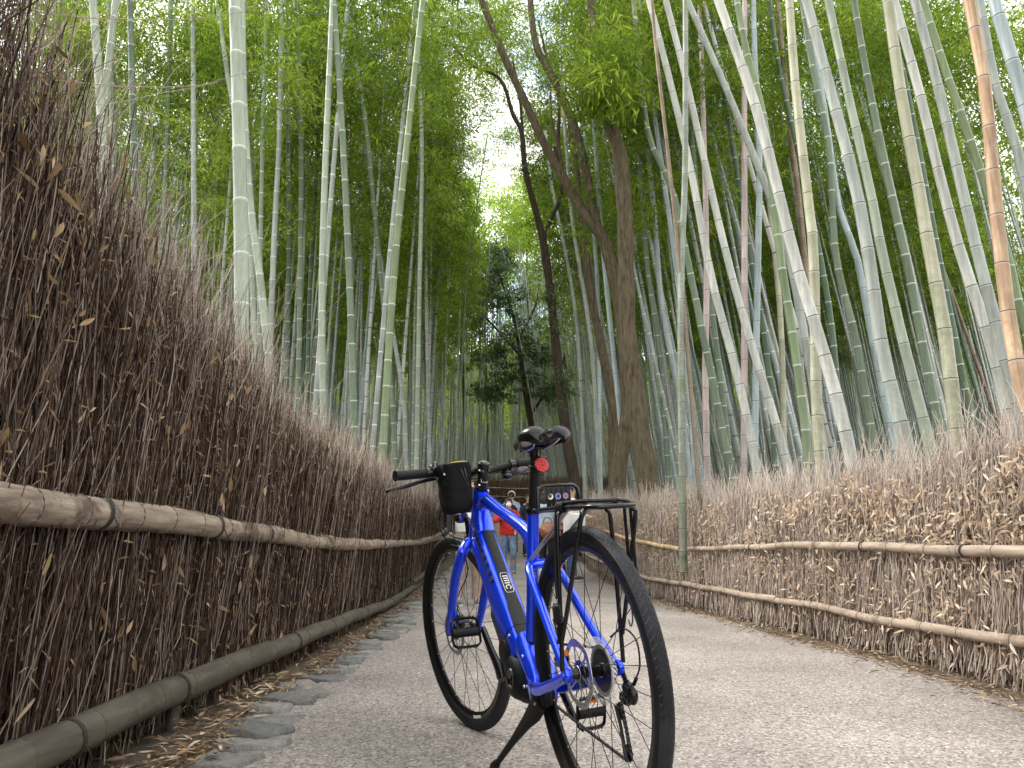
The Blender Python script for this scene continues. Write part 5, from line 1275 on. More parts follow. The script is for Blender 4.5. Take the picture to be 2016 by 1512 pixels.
# bracket, lamp and cables below the bag
mb = MB(); q = crown + Vector((.028, .0, .05)); mb.box(q + Vector((.01, .010, .0)), (.022, .018, .085), bev=.004); mb.lathe([(.001, -.022), (.018, -.022), (.021, -.014), (.021, .016), (.001, .016)], q + Vector((.035, .022, .045)), (1, 0, 0), 18); part(mb, 'lamp_bracket', M_black, bike, True)
mb = MB()
lv = SM_ @ (bar(.165) + Vector((.03, -.04, -.014)))
HT = HTt.lerp(HTb, .7)
for k, (P) in enumerate(([lv, lv + Vector((.02, -.045, -.035)), V3(.945, .76, .115), V3(.925, .700, .085), V3(.88, .678, .045), V3(.84, .675, .03)],
           [SM_ @ (bar(.13) + Vector((.02, 0, -.01))), V3(.95, .84, .10), V3(.955, .73, .11), V3(.93, .670, .085), V3(.89, .655, .055), V3(.84, .655, .034)],
           [SM_ @ (bar(-.15) + Vector((.03, .03, -.02))), V3(.96, .86, .03), V3(.965, .76, .06), V3(.94, .69, .065), V3(.90, .64, .050)])):
    mb.tube(smooth_path(P, 6), .0024, 7)
part(mb, 'cable', M_black)
mb = MB(); mb.tube([SM_ @ p for p in smooth_path([crown + Vector((-.010, .050, .03)), crown + Vector((-.012, .060, -.03)), crown + Vector((.006, .050, -.10)), V3(WB - .075, .47, .047), V3(WB - .085, .41, .045)], 5)], .0022, 6); part(mb, 'brake_hose', M_black)

# --- cranks, pedals, chain
cdir = Vector((.100, 0, .118)).normalized()
def crank(s_, d_):
    y = .082 * s_; mb = MB(); a = BB + Vector((0, y, 0)); b = a + d_ * .155 + Vector((0, .012 * s_, 0))
    nrm = d_.cross(Vector((0, 1, 0)))
    mb.tube([a - d_ * .014, a, a + d_ * .03, a.lerp(b, .5), b, b + d_ * .012], [(.010, .015), (.0125, .021), (.0115, .020), (.010, .0165), (.009, .014), (.006, .009)], 14, up=nrm)
    mb.lathe([(.001, s_ * .012), (.011, s_ * .011), (.012, 0)], a, (0, 1, 0), 16); part(mb, 'crank', M_black); return b
def pedal(b, s_, tilt):
    c = b + Vector((0, .058 * s_, 0)); v = Vector((math.cos(tilt), 0, math.sin(tilt))); nn = Vector((-v.z, 0, v.x)); yv = Vector((0, 1, 0))
    mb = MB(); mb.tube([b, c + yv * .046 * s_], [.0065, .006], 10); mb.tube([c - yv * .040, c + yv * .040], [(.011, .0135)] * 2, 14, up=v)
    p = part(mb, 'pedal', M_blackm)
    for e in (-1, 1):
        mb = MB(); P = smooth_path([c - yv * .043, c - yv * .043 + v * .022 * e, c - yv * .036 + v * .040 * e, c + v * .043 * e, c + yv * .036 + v * .040 * e, c + yv * .043 + v * .022 * e, c + yv * .043], 3)
        mb.tube(P, [(.0030, .0085)] * len(P), 8, up=nn); 
        for k in range(-3, 4): mb.box(c + v * .0445 * e + yv * k * .010, (.004, .005, .018), Matrix((v, yv, nn)).transposed())
        part(mb, 'cage', M_blackm, p)
    mb = MB(); mb.box(c + v * .033 + nn * 0, (.006, .034, .011), Matrix((v, yv, nn)).transposed()); part(mb, 'pedal_reflector', M_orange if s_ < 0 else M_dark_print, p, smooth=False)
pedal(crank(1, cdir), 1, 1.15)
pedal(crank(-1, -cdir), -1, 1.75)
def sprocket(mb, c, r_, th, teeth):
    n = teeth * 2; a = [[mb.vert(c + Vector((math.cos(2 * math.pi * k / n) * (r_ + (.0022 if k % 2 else -.0018)), y, math.sin(2 * math.pi * k / n) * (r_ + (.0022 if k % 2 else -.0018))))) for k in range(n)] for y in (-th, th)]
    b = [[mb.vert(c + Vector((math.cos(2 * math.pi * k / n) * (r_ - .010), y, math.sin(2 * math.pi * k / n) * (r_ - .010)))) for k in range(n)] for y in (-th, th)]
    mb.ring_bridge(a[0], a[1]); mb.ring_bridge(b[0], a[0]); mb.ring_bridge(a[1], b[1]); mb.ring_bridge(b[1], b[0])
mb = MB(); sprocket(mb, BB + Vector((0, -.052, 0)), .078, .0012, 38)
for k in range(4): a = k * math.pi / 2 + .5; mb.tube([BB + Vector((0, -.052, 0)), BB + Vector((math.cos(a) * .07, -.052, math.sin(a) * .07))], [(.002, .012), (.002, .007)], 6, up=(-math.sin(a), 0, math.cos(a)))
part(mb, 'chainring', M_black)
cs_ = MB(); cs_.lathe([(.018, -.020), (.018, -.050), (.012, -.052)], V3(0, .35), (0, 1, 0), 16); cas = part(cs_, 'cassette', M_dsteel)
for i in range(9):
    mb = MB(); sprocket(mb, V3(0, .35, -.024 - i * .0036), .061 - i * .0046, .0008, int((.061 - i * .0046) * 2 * math.pi / .0127)); 
    mb.mi = 1; mb.lathe([((.0505 - i * .0046), 0), (.016, 0)], V3(0, .35, -.024 - i * .0036), (0, 1, 0), 20)
    part(mb, 'cog', [M_steel if i % 2 == 0 else M_dsteel, M_black], cas, ang=20)
mb = MB(); mb.lathe([(.064, -.0190), (.078, -.018), (.080, -.0172), (.078, -.0165), (.064, -.0175)], V3(0, .35), (0, 1, 0), 48); part(mb, 'spoke_guard', M_clear)
# derailleur
j1, j2 = V3(.012, .262, -.072), V3(-.022, .170 - .018, -.064)
mb = MB(); mb.tube([V3(.0, .345, -.078), V3(-.012, .318, -.080)], [(.005, .012), (.005, .010)], 10, up=(1, 0, 0)); mb.box(V3(-.018, .300, -.082), (.034, .022, .040), Euler((0, .5, 0)), .008); mb.ellipsoid(V3(-.034, .288, -.084), (.016, .013, .022)); mb.box(V3(-.004, .278, -.082), (.040, .026, .026), Euler((0, -.3, 0)), .007); mb.tube([V3(-.030, .312, -.092), V3(-.046, .330, -.092)], .005, 8)
der = part(mb, 'derailleur', M_black)
for y in (-.060, -.074):
    mb = MB(); mb.tube([j1 + Vector((0, y + .072, 0)), V3(-.004, .215, y), V3(-.016, .152, y), V3(-.018, .138, y)], [(.0012, .012), (.0012, .009), (.0012, .012), (.0012, .006)], 8, up=(1, 0, .2)); part(mb, 'cage', M_black, der)
for c in (V3(.006, .248, -.067), V3(-.016, .156, -.067)):
    mb = MB(); sprocket(mb, c, .019, .0016, 11); mb.lathe([(.001, .002), (.010, .002), (.010, -.002), (.001, -.002)], c, (0, 1, 0), 12); part(mb, 'jockey_wheel', M_black, der)
mb = MB(); mb.tube(smooth_path([V3(-.046, .330, -.092), V3(-.070, .365, -.092), V3(-.070, .420, -.088), V3(-.030, .445, -.078), V3(.03, .42, -.070)], 6), .0024, 7); part(mb, 'shift_cable', M_black)
# chain as links
def chain(P, name='chain'):
    P = smooth_path(P, 14); S = [0]
    for a, b in zip(P, P[1:]): S.append(S[-1] + (b - a).length)
    A = np.array([p[:] for p in P]); mb = MB(); s = 0; k = 0
    while s < S[-1] - .0127:
        a = Vector([np.interp(s, S, A[:, j]) for j in range(3)]); b = Vector([np.interp(s + .0127, S, A[:, j]) for j in range(3)]); t = (b - a).normalized(); u = t.cross(Vector((0, 1, 0)))
        o = .0028 if k % 2 else .0018
        for y in (-o, o): mb.tube([a + Vector((0, y, 0)), a.lerp(b, .5) + Vector((0, y, 0)), b + Vector((0, y, 0))], [(.0005, .0042), (.0005, .0028), (.0005, .0042)], 6, up=u)
        mb.tube([a - Vector((0, .0032, 0)), a + Vector((0, .0032, 0))], .0030, 6)
        s += .0127; k += 1
    part(mb, name, M_dsteel)['kind'] = 'stuff'
chain([BB + Vector((.0, -.052, .078)), V3(.2, .383, -.050), V3(.0, .397, -.046)])
chain([BB + Vector((.0, -.052, -.078)), V3(.2, .168, -.060), V3(-.010, .138, -.067)])
chain([V3(-.036, .158, -.067), V3(-.02, .2, -.067), V3(-.008, .250, -.066), V3(-.02, .268, -.060), V3(-.030, .31, -.055)])

# --- kickstand
kp = V3(.262, .234, .045)
Bm = Matrix.Translation((BX, BY, 0)) @ bike.rotation_quaternion.to_matrix().to_4x4()
fp = at(972, 1516, 1.0); t_ = CAM_H / (CAM_H - fp.z); gp = Vector((fp.x * t_, fp.y * t_, .006)); kf = Bm.inverted() @ gp
mb = MB(); dk = (kf - kp).normalized(); mb.tube([kp - dk * .01, kp + dk * .03, kp + dk * .09, kp.lerp(kf, .55), kf - dk * .02, kf - dk * .006], [(.014, .030), (.015, .034), (.012, .022), (.009, .012), (.008, .009), (.008, .009)], 12, up=(1, 0, .3))
mb.tube([kf - dk * .028, kf], [(.011, .013), (.013, .018)], 12, up=(1, 0, .2))
mb.box(kp + Vector((0, -.015, .020)), (.060, .034, .050), bev=.008); mb.box(V3(.270, .262, .050), (.030, .022, .055), bev=.006)
part(mb, 'kickstand', M_blackm)
mb = MB()
for q in (kp + Vector((-.005, .012, .005)), kp + Vector((-.02, .005, .038)), kp + Vector((.005, .008, .040))): mb.lathe([(.001, .006), (.004, .005), (.005, 0)], q, (-.6, .8, 0), 8)
part(mb, 'bolts', M_steel)['kind'] = 'stuff'

# --- seat post, saddle, reflector
P1 = V3(.268, .912); mb = MB(); mb.tube([ST + d * .005, P1], .0148, 20); part(mb, 'seat_post', M_blackm)
mb = MB(); d = (P1 - ST).normalized(); mb.tube([P1 - d * .008, P1 + d * .012], [.0175, .019], 18); mb.box(P1 + Vector((-.005, 0, .012)), (.050, .040, .016), Euler((0, .1, 0)), .005); mb.tube([P1 + Vector((-.022, 0, -.01)), P1 + Vector((-.022, 0, .03))], .004, 8); mb.tube([P1 + Vector((.018, 0, -.01)), P1 + Vector((.018, 0, .03))], .004, 8); part(mb, 'seat_clamp', M_black)
sad = None
def saddle_top(x, v):   # x 0..1 from tail to nose, v -1..1 across
    hw = np.interp(x, [0, .06, .18, .32, .48, .65, .85, .96, 1], [.040, .066, .078, .072, .050, .032, .023, .018, .008])
    z = np.interp(x, [0, .06, .2, .5, .85, 1], [.006, .022, .026, .012, .014, .004])
    dip = .013 * math.exp(-(v / .20) ** 2) * np.interp(x, [0, .1, .5, .9, 1], [1.5, 1.15, .5, .2, 0])
    tail = -.022 * math.exp(-(v / .35) ** 2) * (1 if x < .02 else 0)
    return Vector((.138 + .275 * x - (.0 if x > .05 else -.020 * math.exp(-(v / .35) ** 2)), hw * math.sin(v * math.pi / 2) , .958 + z - dip - .030 * abs(v) ** 2.6 * np.interp(x, [0, .3, 1], [1.1, 1, .6])))
mb = MB(); XS = [0, .02, .06, .12, .2, .3, .4, .5, .6, .7, .8, .9, .96, 1]; VS = np.linspace(-1, 1, 21)
G = [[mb.vert(saddle_top(x, v)) for v in VS] for x in XS]; Bt = [[mb.vert(saddle_top(x, v) * 1 + Vector((.008 if x < .1 else (-.006 if x > .95 else 0), -.006 * v, -.010 - .016 * (1 - abs(v) ** 3) * (1 if 0 < x < 1 else .5) - (.006 if abs(v) > .8 else 0)))) for v in VS] for x in XS]
for i in range(len(XS) - 1):
    for j in range(20): mb.face((G[i][j], G[i][j + 1], G[i + 1][j + 1], G[i + 1][j])); mb.face((Bt[i][j + 1], Bt[i][j], Bt[i + 1][j], Bt[i + 1][j + 1]))
    mb.face((G[i][0], G[i + 1][0], Bt[i + 1][0], Bt[i][0])); mb.face((G[i + 1][20], G[i][20], Bt[i][20], Bt[i + 1][20]))
for j in range(20): mb.face((G[0][j + 1], G[0][j], Bt[0][j], Bt[0][j + 1])); mb.face((G[-1][j], G[-1][j + 1], Bt[-1][j + 1], Bt[-1][j]))
sad = part(mb, 'saddle', M_vinyl, ang=70, sub=1)
for s_ in (1, -1):
    mb = MB(); mb.tube(smooth_path([V3(.162, .955, .040 * s_), V3(.185, .938, .034 * s_), V3(.235, .925, .022 * s_), V3(.305, .926, .022 * s_), V3(.365, .945, .008 * s_)], 5), .0036, 8); part(mb, 'rail', M_steel, sad)
mb = MB(); mb.lathe([(.001, .006), (.0200, .006), (.0212, .004), (.0212, -.004), (.001, -.004)], V3(.238, .876, -.004), (-1, 0, .12), 28); rf = part(mb, 'rear_reflector', M_red)
mb = MB(); mb.torus(V3(.238, .876, -.004), .0215, .0016, (-1, 0, .12), 28, 6); mb.tube([V3(.240, .876, -.003), V3(.276, .878, 0)], .005, 8); mb.torus(V3(.2785, .878, 0), .0165, .003, d, 18, 6); part(mb, 'reflector_mount', M_blackm, rf)

# --- rear rack
RY = .060; RZ = .747
mb = MB()
P = smooth_path([V3(.125, RZ, RY), V3(.0, RZ, RY), V3(-.13, RZ - .004, RY), V3(-.178, RZ - .006, RY * .92), V3(-.198, RZ - .008, RY * .55), V3(-.202, RZ - .008, 0), V3(-.198, RZ - .008, -RY * .55), V3(-.178, RZ - .006, -RY * .92), V3(-.13, RZ - .004, -RY), V3(0, RZ, -RY), V3(.125, RZ, -RY)], 5)
mb.tube(P, .0062, 12); rack = part(mb, 'rack', M_black)
mb = MB()
for x in (-.02, -.115): mb.tube([V3(x, RZ - .001, RY), V3(x, RZ - .001, -RY)], .0052, 10)
mb.tube([V3(.12, RZ, 0), V3(-.20, RZ - .008, 0)], .0058, 10); part(mb, 'cross_bar', M_black, rack)
# upright front guard with slatted plate and three round badges
gx = .128; mb = MB()
g = []
for (y, z) in ((RY, RZ), (RY, RZ + .040), (RY * .93, RZ + .056), (RY * .72, RZ + .063), (0, RZ + .064), (-RY * .72, RZ + .063), (-RY * .93, RZ + .056), (-RY, RZ + .040), (-RY, RZ), (-RY * .9, RZ - .002), (0, RZ - .002), (RY * .9, RZ - .002)): g.append(V3(gx, z, y))
mb.tube(g, .0055, 10, closed=True); part(mb, 'guard', M_black, rack)
for i in range(5):
    y = .030 - i * .0145; mb = MB(); mb.box(V3(gx - .004, RZ + .029, y), (.003, .0135, .058), bev=.001); part(mb, 'slat', M_blackm, rack)
for i, cc in enumerate(((.75, .68, .55), (.03, .05, .30), (.20, .12, .30))):
    y = .026 - i * .022; c = V3(gx - .0075, RZ + .034, y)
    mb = MB(); mb.lathe([(.001, .0005), (.0068, .0005), (.0068, -.001)], c, (-1, 0, 0), 20); b1 = part(mb, 'badge', mat('badge_face_%d' % i, cc, .4), rack)
for i in range(3):
    mb = MB(); c = V3(gx - .008, RZ + .034, .026 - i * .022); mb.torus(c, .0072, .0008, (1, 0, 0), 22, 5)
    if i == 0: mb.mi = 1; mb.lathe([(.001, .0012), (.0055, .0012)], c + Vector((0, .002, .002)), (-1, 0, 0), 14)
    part(mb, 'badge_ring', [mat('badge_ring_%d' % i, ((.8, .75, .6), (.5, .55, .7), (.55, .3, .2))[i], .4), M_dark_print], rack)
# struts
for s_ in (1, -1):
    mb = MB(); mb.tube(smooth_path([V3(-.022, RZ - .002, (RY - .006) * s_), V3(-.022, RZ - .014, (RY + .006) * s_), V3(-.021, .70, (RY + .014) * s_), V3(-.010, .46, (RY + .020) * s_), V3(-.004, .362, (RY + .022) * s_)], 4), .0056, 10); part(mb, 'strut', M_black, rack)
    mb = MB(); mb.tube(smooth_path([V3(-.150, RZ - .006, (RY - .010) * s_), V3(-.158, RZ - .016, (RY + .006) * s_), V3(-.148, .70, (RY + .012) * s_), V3(-.060, .52, (RY + .018) * s_), V3(-.014, .432, (RY + .022) * s_)], 4), .0056, 10); part(mb, 'strut', M_black, rack)
mb = MB(); mb.tube([V3(.006, RZ - .004, .030), V3(.315, .605, .026)], [(.0015, .0085)] * 2, 8, up=(0, 1, 0)); st_ = part(mb, 'front_stay', M_silver, rack)
mb = MB(); mb.tube([V3(.006, RZ - .004, -.030), V3(.315, .605, -.026)], [(.0015, .0085)] * 2, 8, up=(0, 1, 0)); part(mb, 'front_stay', M_black, rack)
mb = MB(); e0, e1 = V3(.006, RZ - .004, .030), V3(.315, .605, .026); nn = (e1 - e0).normalized().cross(Vector((0, 1, 0)))
for i in range(7): 
    p = e0.lerp(e1, .30 + i * .045); mb.box(p - nn * .0018, (.006, .0065, .0012), Matrix(((e1 - e0).normalized(), Vector((0, 1, 0)), nn)).transposed()); mb.box(p + nn * .0018, (.006, .0065, .0012), Matrix(((e1 - e0).normalized(), Vector((0, 1, 0)), nn)).transposed())
part(mb, 'stay_print', M_dark_print, st_, smooth=False)
# elastic cord wound on the rack, with its wire hooks
cord = empty('bungee_cord', (0, 0, 0), 'black elastic cord wrapped round the bicycle rear rack, hooks hanging down', 'cord'); cord.rotation_mode = 'QUATERNION'; cord.matrix_basis = Bm
mb = MB()
for k in range(5): mb.torus(V3(-.010 - k * .0075, RZ + .001, RY), .0105, .0042, (1, .25 * (-1) ** k, .1), 16, 7)
mb.tube(smooth_path([V3(-.03, RZ + .010, RY), V3(-.10, RZ + .011, .045), V3(-.16, RZ + .006, .0), V3(-.12, RZ + .010, -.04), V3(-.02, RZ + .011, -.055)], 5), .0045, 8)
mb.tube(smooth_path([V3(-.01, RZ + .012, RY - .004), V3(.05, RZ + .010, .02), V3(-.04, RZ + .012, -.03), V3(-.14, RZ + .006, -.05), V3(-.165, RZ - .01, -.066)], 5), .0045, 8)
for (x, y, z) in ((-.090, -.074, .50), (-.120, -.078, .525)): mb.tube(smooth_path([V3(x - .03, RZ, -.062), V3(x - .01, .64, -.072), V3(x, z + .05, y)], 4), .0042, 8)
mb.tube(smooth_path([V3(-.012, RZ, RY + .01), V3(-.014, .60, RY + .024), V3(-.016, .53, RY + .026)], 4), .0042, 8)
part(mb, 'elastic', M_blackm, cord)
for (x, y, z) in ((-.090, -.074, .50), (-.120, -.078, .525)):
    mb = MB()
    for k in range(6): mb.torus(V3(x, z + .045 - k * .0065, y), .0085 - .0006 * k, .0028, (0, .1, 1), 14, 6)
    mb.tube(smooth_path([V3(x, z + .01, y), V3(x + .002, z - .03, y), V3(x + .015, z - .045, y), V3(x + .022, z - .03, y)], 4), .0020, 6); part(mb, 'hook', M_dsteel, cord)
mb = MB(); mb.box(V3(-.018, .495, RY + .030), (.030, .018, .052), Euler((0, .1, 0)), .009); mb.tube([V3(-.018, .475, RY + .03), V3(-.012, .435, RY + .03), V3(-.002, .425, RY + .028)], .0028, 6); part(mb, 'hook', M_blackm, cord)
# ================================================ people on the path
M_skin = mat('skin', (.50, .29, .20), .6, var=.06)
M_hair = mat('dark_hair', (.012, .009, .008), .6, var=.4, vscale=60)
def cloth(name, c, var=.12): return mat(name, c, .85, var=var, vscale=14, bump=.5, bscale=9)
def skin_body(name, root, J, E_, rad, m):
    me = bpy.data.meshes.new(name); me.from_pydata([Vector(j) for j in J], E_, []); me.materials.append(m)
    o = link(name, me, root); me.skin_vertices.new() if hasattr(me.skin_vertices, 'new') and not me.skin_vertices else None
    sk = o.modifiers.new('skin', 'SKIN'); sk.use_smooth_shade = True
    lay = me.skin_vertices[0].data if len(me.skin_vertices) else None
    if lay:
        for i, r_ in enumerate(rad): lay[i].radius = (r_, r_) if not isinstance(r_, tuple) else r_
        lay[0].use_root = True
    s = o.modifiers.new('sub', 'SUBSURF'); s.levels = 1; s.render_levels = 1
    return o
def person(label, x, y, h, face, top, bottom, shoes, hair='short', hat=None, mask=False, arms='down', puffy=False, coat_len=.50, hood=None, zoff=0, stride=.0, group=None):
    """face: heading in radians, 0 looks towards the camera (-Y)"""
    root = empty('person', (x, y, gz(y) + zoff), label, 'person', group, (0, 0, face), h / 1.72)
    sh, hp, kn, an = 1.40, .92, .49, .085
    f = -1   # local forward is -Y
    def arm(s_):
        S = Vector((s_ * .175, 0, sh - .02))
        if arms == 'down': return S, Vector((s_ * .225, .02, 1.13)), Vector((s_ * .235, f * .05, .89))
        if arms == 'front': return S, Vector((s_ * .235, f * .02, 1.14)), Vector((s_ * .10, f * .24, 1.14))
        if arms == 'map': return S, Vector((s_ * .250, f * .06, 1.15)), Vector((s_ * .20, f * .28, 1.13))
        if arms == 'face': return (S, Vector((s_ * .30, f * .10, 1.20)), Vector((s_ * .10, f * .20, 1.36))) if s_ < 0 else (S, Vector((s_ * .235, f * .03, 1.13)), Vector((s_ * .16, f * .16, .98)))
    # body: pelvis root, spine, neck, head, limbs with fingers
    J = [(0, 0, hp), (0, 0, 1.10), (0, 0, 1.30), (0, 0, sh), (0, -.005, 1.475), (0, -.02, 1.54), (0, -.022, 1.61), (0, -.02, 1.675)]
    rad = [.125, .115, .13, .09, .048, .068, .082, .058]; E_ = [(i, i + 1) for i in range(7)]
    def add(p, r_, par): J.append(tuple(p)); rad.append(r_); E_.append((par, len(J) - 1)); return len(J) - 1
    for s_ in (-1, 1):
        S, El, W = arm(s_); a = add(S, .052, 3); b = add(El, .038, a); c = add(W, .026, b)
        hd = (W - El).normalized(); pm = add(W + hd * .045, .030, c); sd = hd.cross(Vector((0, 1, 0))); sd = sd.normalized() if sd.length > .1 else Vector((1, 0, 0))
        for q in range(4):
            k1 = add(W + hd * .085 + sd * (.012 * (q - 1.5)), .0095, pm); add(W + hd * (.135 + .008 * (1.5 - abs(q - 1.5))) + sd * (.014 * (q - 1.5)) + Vector((0, f * .012, 0)), .008, k1)
        k1 = add(W + hd * .045 - sd * .032, .010, pm); add(W + hd * .085 - sd * .046, .009, k1)
        st = stride * s_
        a = add((s_ * .09, 0, hp - .06), .088, 0); b = add((s_ * .10, f * (.03 + st), kn), .058, a); c = add((s_ * .105, .01 + f * st * .6, an + .02), .040, b); add((s_ * .115, .01 + f * (.13 + st * .6), .035), .032, c)
    body = skin_body('body', root, J, E_, rad, M_skin)
    # face: nose, eyes, mouth, ears
    mb = MB()
    if not mask: mb.ellipsoid((0, -.112, 1.585), (.013, .020, .020), n=8, m=6)
    for s_ in (-1, 1): mb.ellipsoid((s_ * .082, -.015, 1.59), (.010, .018, .028), n=8, m=6)
    mb.build('face_parts', M_skin, root)
    mb = MB()
    for s_ in (-1, 1): mb.ellipsoid((s_ * .031, -.098, 1.612), (.013, .006, .006), n=8, m=5)
    if not mask: mb.ellipsoid((0, -.100, 1.543), (.024, .006, .005), n=8, m=5)
    mb.build('eyes', M_hair, root)
    # garments as lofts that follow the limbs
    def loft(mb, P, dims, n=18, puff=0, up=(0, -1, 0)):
        Q = smooth_path(P, 6); m_ = len(Q); D_ = []
        for i in range(m_):
            t = i / (m_ - 1) * (len(dims) - 1); k = min(int(t), len(dims) - 2); a, b = dims[k], dims[k + 1]; w = t - k
            pf = 1 + puff * (i % 2) if puff else 1 + .025 * math.sin(i * 1.9)
            D_.append(((a[0] * (1 - w) + b[0] * w) * pf, (a[1] * (1 - w) + b[1] * w) * pf))
        mb.tube(Q, D_, n, up=up)
    pf = .16 if puffy else 0; g = 1.12 if puffy else 1.0
    mb = MB(); bz = 1.42 - coat_len * 1.22
    loft(mb, [(0, .0, bz), (0, 0, 1.0), (0, 0, 1.15), (0, 0, 1.30), (0, 0, 1.40), (0, 0, 1.465)], [(.175 * g, .125 * g), (.168 * g, .125 * g), (.170 * g, .128 * g), (.195 * g, .130 * g), (.165, .105), (.070, .068)], 20, pf)
    jk = mb.build('jacket', top, root, ang=80)
    for s_ in (-1, 1):
        S, El, W = arm(s_); mb = MB(); loft(mb, [S + Vector((-s_ * .03, 0, .02)), S.lerp(El, .4), El, El.lerp(W, .5), W], [(.068 * g, .07 * g), (.064 * g, .064 * g), (.056 * g, .056 * g), (.050 * g, .050 * g), (.040, .040)], 14, pf); mb.build('sleeve', top, jk, ang=80)
    mb = MB()
    for s_ in (-1, 1):
        st = stride * s_; loft(mb, [(s_ * .075, 0, hp + .06), (s_ * .09, 0, hp - .08), (s_ * .10, f * (.03 + st), kn), (s_ * .105, .01 + f * st * .6, .30), (s_ * .105, .01 + f * st * .6, .075)], [(.098, .112), (.095, .105), (.072, .078), (.062, .068), (.066, .072)], 16, up=(0, 1, 0))
    mb.build('trousers', bottom, root, ang=80)
    for s_ in (-1, 1):
        st = stride * s_; c = Vector((s_ * .110, .01 + f * (.055 + st * .6), .045)); mb = MB(); mb.tube([c + Vector((0, .085, .0)), c + Vector((0, .06, .012)), c, c + Vector((0, f * .08, -.008)), c + Vector((0, f * .125, -.016))], [(.028, .030), (.040, .042), (.043, .045), (.044, .034), (.026, .022)], 14, up=(0, 0, 1)); sh_ = mb.build('shoe', shoes, root)
        mb = MB(); mb.box(c + Vector((0, -.02, -.036)), (.086, .225, .018), bev=.008); mb.build('sole', M_sole, sh_)
    # hair, hats, masks, hoods
    if hair:
        mb = MB(); mb.ellipsoid((0, .008, 1.628), (.093, .098, .092), n=16, m=10)
        if hair == 'long': mb.ellipsoid((0, .045, 1.53), (.100, .068, .13), n=14, m=9)
        o = mb.build('hair', M_hair, root)
        for v in o.data.vertices:
            if v.co.y < -.055 and v.co.z < 1.655: v.co.y = -.055
    if hat is not None:
        mb = MB(); mb.lathe([(.101, -.012), (.103, .01), (.098, .045), (.075, .082), (.035, .098), (.001, .101)], (0, -.005, 1.652), (0, 0, 1), 20)
        mb.plate([(-.07, -.085, 1.650), (-.06, -.145, 1.643), (0, -.172, 1.640), (.06, -.145, 1.643), (.07, -.085, 1.650)], .006, (0, -.15, 1)); mb.build('cap', hat, root)
    if mask: mb = MB(); mb.ellipsoid((0, -.072, 1.560), (.066, .050, .052), n=14, m=9); mb.build('face_mask', M_white_cloth, root)
    if hood is not None:
        mb = MB(); mb.ellipsoid((0, .035, 1.64), (.108, .100, .108), n=16, m=10); mb.build('hood', hood, root)
    return root
M_sole = mat('shoe_sole', (.62, .58, .52), .7)
M_white_cloth = cloth('white_cloth', (.72, .71, .69), .05)
M_denim = cloth('blue_denim', (.055, .10, .20), .4); M_ldenim = cloth('light_denim', (.17, .25, .36), .35)
M_navy = cloth('navy_cloth', (.015, .018, .035)); M_blk = cloth('black_cloth', (.012, .012, .014))
M_redj = cloth('red_down_jacket', (.62, .030, .020), .25); M_beige = cloth('beige_trousers', (.34, .26, .21), .2)
M_lblue = cloth('pale_blue_cloth', (.36, .44, .54)); M_pink = cloth('pale_pink_coat', (.62, .42, .40)); M_burg = cloth('burgundy_cloth', (.10, .012, .030))
M_gshoe = cloth('grey_shoe', (.18, .19, .21)); M_brown = mat('brown_leather', (.26, .085, .035), .35, var=.35, vscale=20, coat=.3); M_bcap = cloth('blue_cap_cloth', (.03, .075, .19))
def px_x(px, Y): return (px - CX) / FPX * Y / math.cos(0) if False else at(px, 1081, Y).x
person('woman in a red down jacket and white face mask walking towards the bicycle', px_x(1001, 16), 16.0, 1.52, .12, M_redj, M_ldenim, M_gshoe, 'long', mask=True, arms='face', puffy=True, coat_len=.44, stride=.08)
p2 = person('person in a pale grey hood and dark vest behind the woman in red', px_x(1007, 21.5), 21.5, 1.70, -.1, M_lblue, M_denim, M_gshoe, 'short', hood=cloth('grey_hood', (.52, .50, .46)), arms='down', coat_len=.5)
mb = MB(); mb.tube([(0, 0, .92), (0, 0, 1.1), (0, 0, 1.3), (0, 0, 1.42)], [(.182, .140), (.180, .140), (.182, .140), (.12, .10)], 16, up=(0, 1, 0)); mb.build('vest', M_navy, p2)
mb = MB(); mb.ellipsoid((0, -.055, 1.60), (.080, .060, .060), n=12, m=8); mb.build('scarf', M_blk, p2)
p3 = person('man in a blue cap, white top and jeans standing with an open paper map', px_x(1126, 14.6), 14.6, 1.74, 1.25, M_white_cloth, M_denim, cloth('dark_blue_shoe', (.03, .035, .07)), 'short', hat=M_bcap, arms='map', coat_len=.42)
p4 = person('person in a pale blue jacket and black trousers carrying a brown bag', px_x(1076, 14.4), 14.4, 1.64, 2.6, M_lblue, M_blk, M_blk, 'long', arms='front', coat_len=.42)
p5 = person('person in a pale pink coat between the brown bag and the paper map', px_x(1097, 15.6), 15.6, 1.56, -.3, M_pink, M_burg, M_blk, 'long', arms='front', coat_len=.55)
p6 = person('distant person all in navy standing just left of the seat post', px_x(1041, 20.5), 20.5, 1.64, .4, M_navy, M_navy, M_blk, 'short', arms='down')
M_stripe = mat('striped_shirt', (.66, .65, .62), .85)
p7 = person('person in beige trousers and white shirt standing behind the bicycle fork', px_x(923, 9.4), 9.4, 1.60, .1, M_blk, M_beige, M_gshoe, 'short', arms='down', coat_len=.42)
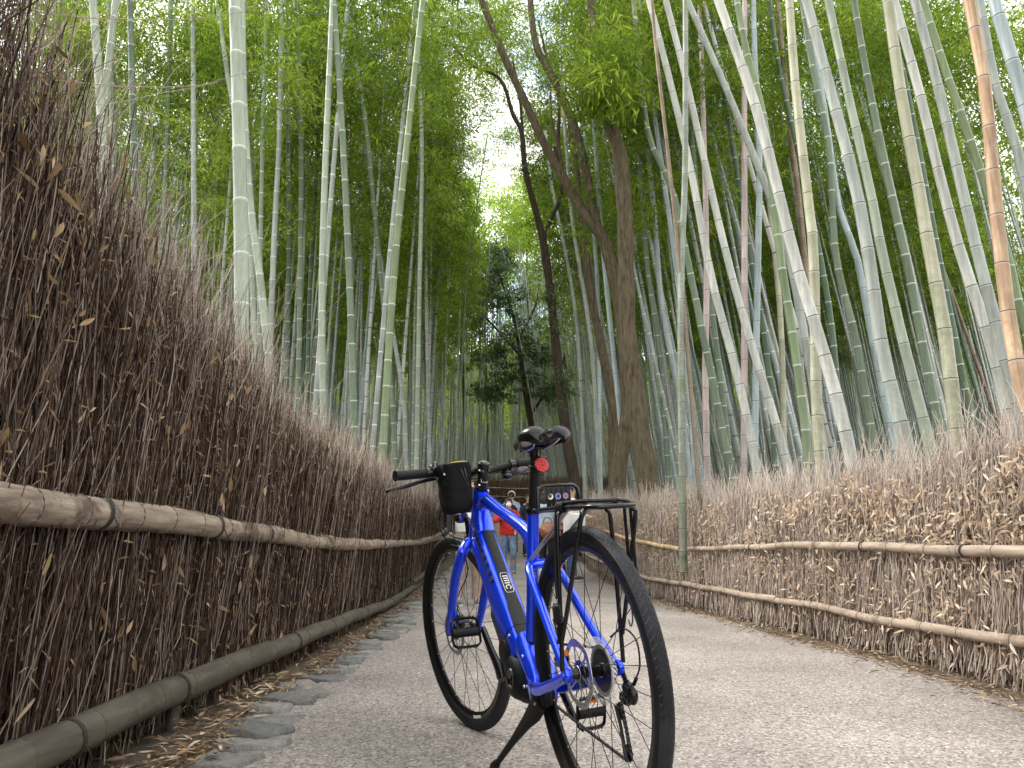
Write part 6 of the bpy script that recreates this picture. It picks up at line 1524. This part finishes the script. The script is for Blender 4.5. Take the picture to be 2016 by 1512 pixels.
mb = MB(); mb.tube([(0, 0, .90), (0, 0, .96), (0, 0, 1.10), (0, 0, 1.16)], [(.186, .140), (.188, .145), (.184, .142), (.17, .12)], 16, up=(0, 1, 0)); mb.build('shirt', M_stripe, p7)
# things they carry
def carried(name, label, cat, o, loc, rz):
    e = empty(name, loc, label, cat, None, (0, 0, rz)); return e
Pm = p3.matrix_basis; mp_c = at(1131, 1032, 14.25)
e = empty('paper_map', mp_c, 'large white paper map with fine line drawings held open by the man in the cap', 'map', None, (R(8), 0, .05))
mb = MB(); W_, H_ = .40, .34
NX = 8; grid = [[mb.vert((W_ * (i / NX - .5), .012 * math.cos(i * math.pi / 2), H_ * (j - .5))) for i in range(NX + 1)] for j in (0, 1)]; g2 = [[mb.vert((W_ * (i / NX - .5), .012 * math.cos(i * math.pi / 2) + .002, H_ * (j - .5))) for i in range(NX + 1)] for j in (0, 1)]
for i in range(NX): mb.face((grid[0][i], grid[0][i + 1], grid[1][i + 1], grid[1][i])); mb.face((g2[0][i + 1], g2[0][i], g2[1][i], g2[1][i + 1]))
mb.build('sheet', mat('map_paper', (.80, .78, .76), .8), e, smooth=False)
mb = MB(); r_ = random.Random(4)
for k in range(11):
    x0, z0 = r_.uniform(-.16, .1), r_.uniform(-.13, .05); P = [(x0 + i * .025 + r_.uniform(-.01, .01), -.016, z0 + r_.uniform(0, .12) * math.sin(i + k)) for i in range(5)]
    P = [(max(-.19, min(.19, p[0])), p[1], max(-.16, min(.16, p[2]))) for p in P]; mb.tube(smooth_path(P, 3), .0018, 4)
mb.build('drawn_lines', mat('grey_ink', (.35, .37, .42), .8), e)
e = empty('leather_bag', at(1078, 1045, 14.1), 'shiny brown leather bag carried by the person in pale blue', 'bag')
mb = MB(); mb.ellipsoid((0, 0, 0), (.14, .09, .15), n=18, m=12); mb.box((0, -.06, -.02), (.18, .06, .14), bev=.02); mb.build('bag_body', M_brown, e)
mb = MB(); mb.tube(smooth_path([(-.08, 0, .11), (-.05, 0, .22), (.05, 0, .22), (.08, 0, .11)], 4), .012, 8); mb.build('handle', M_brown, e)
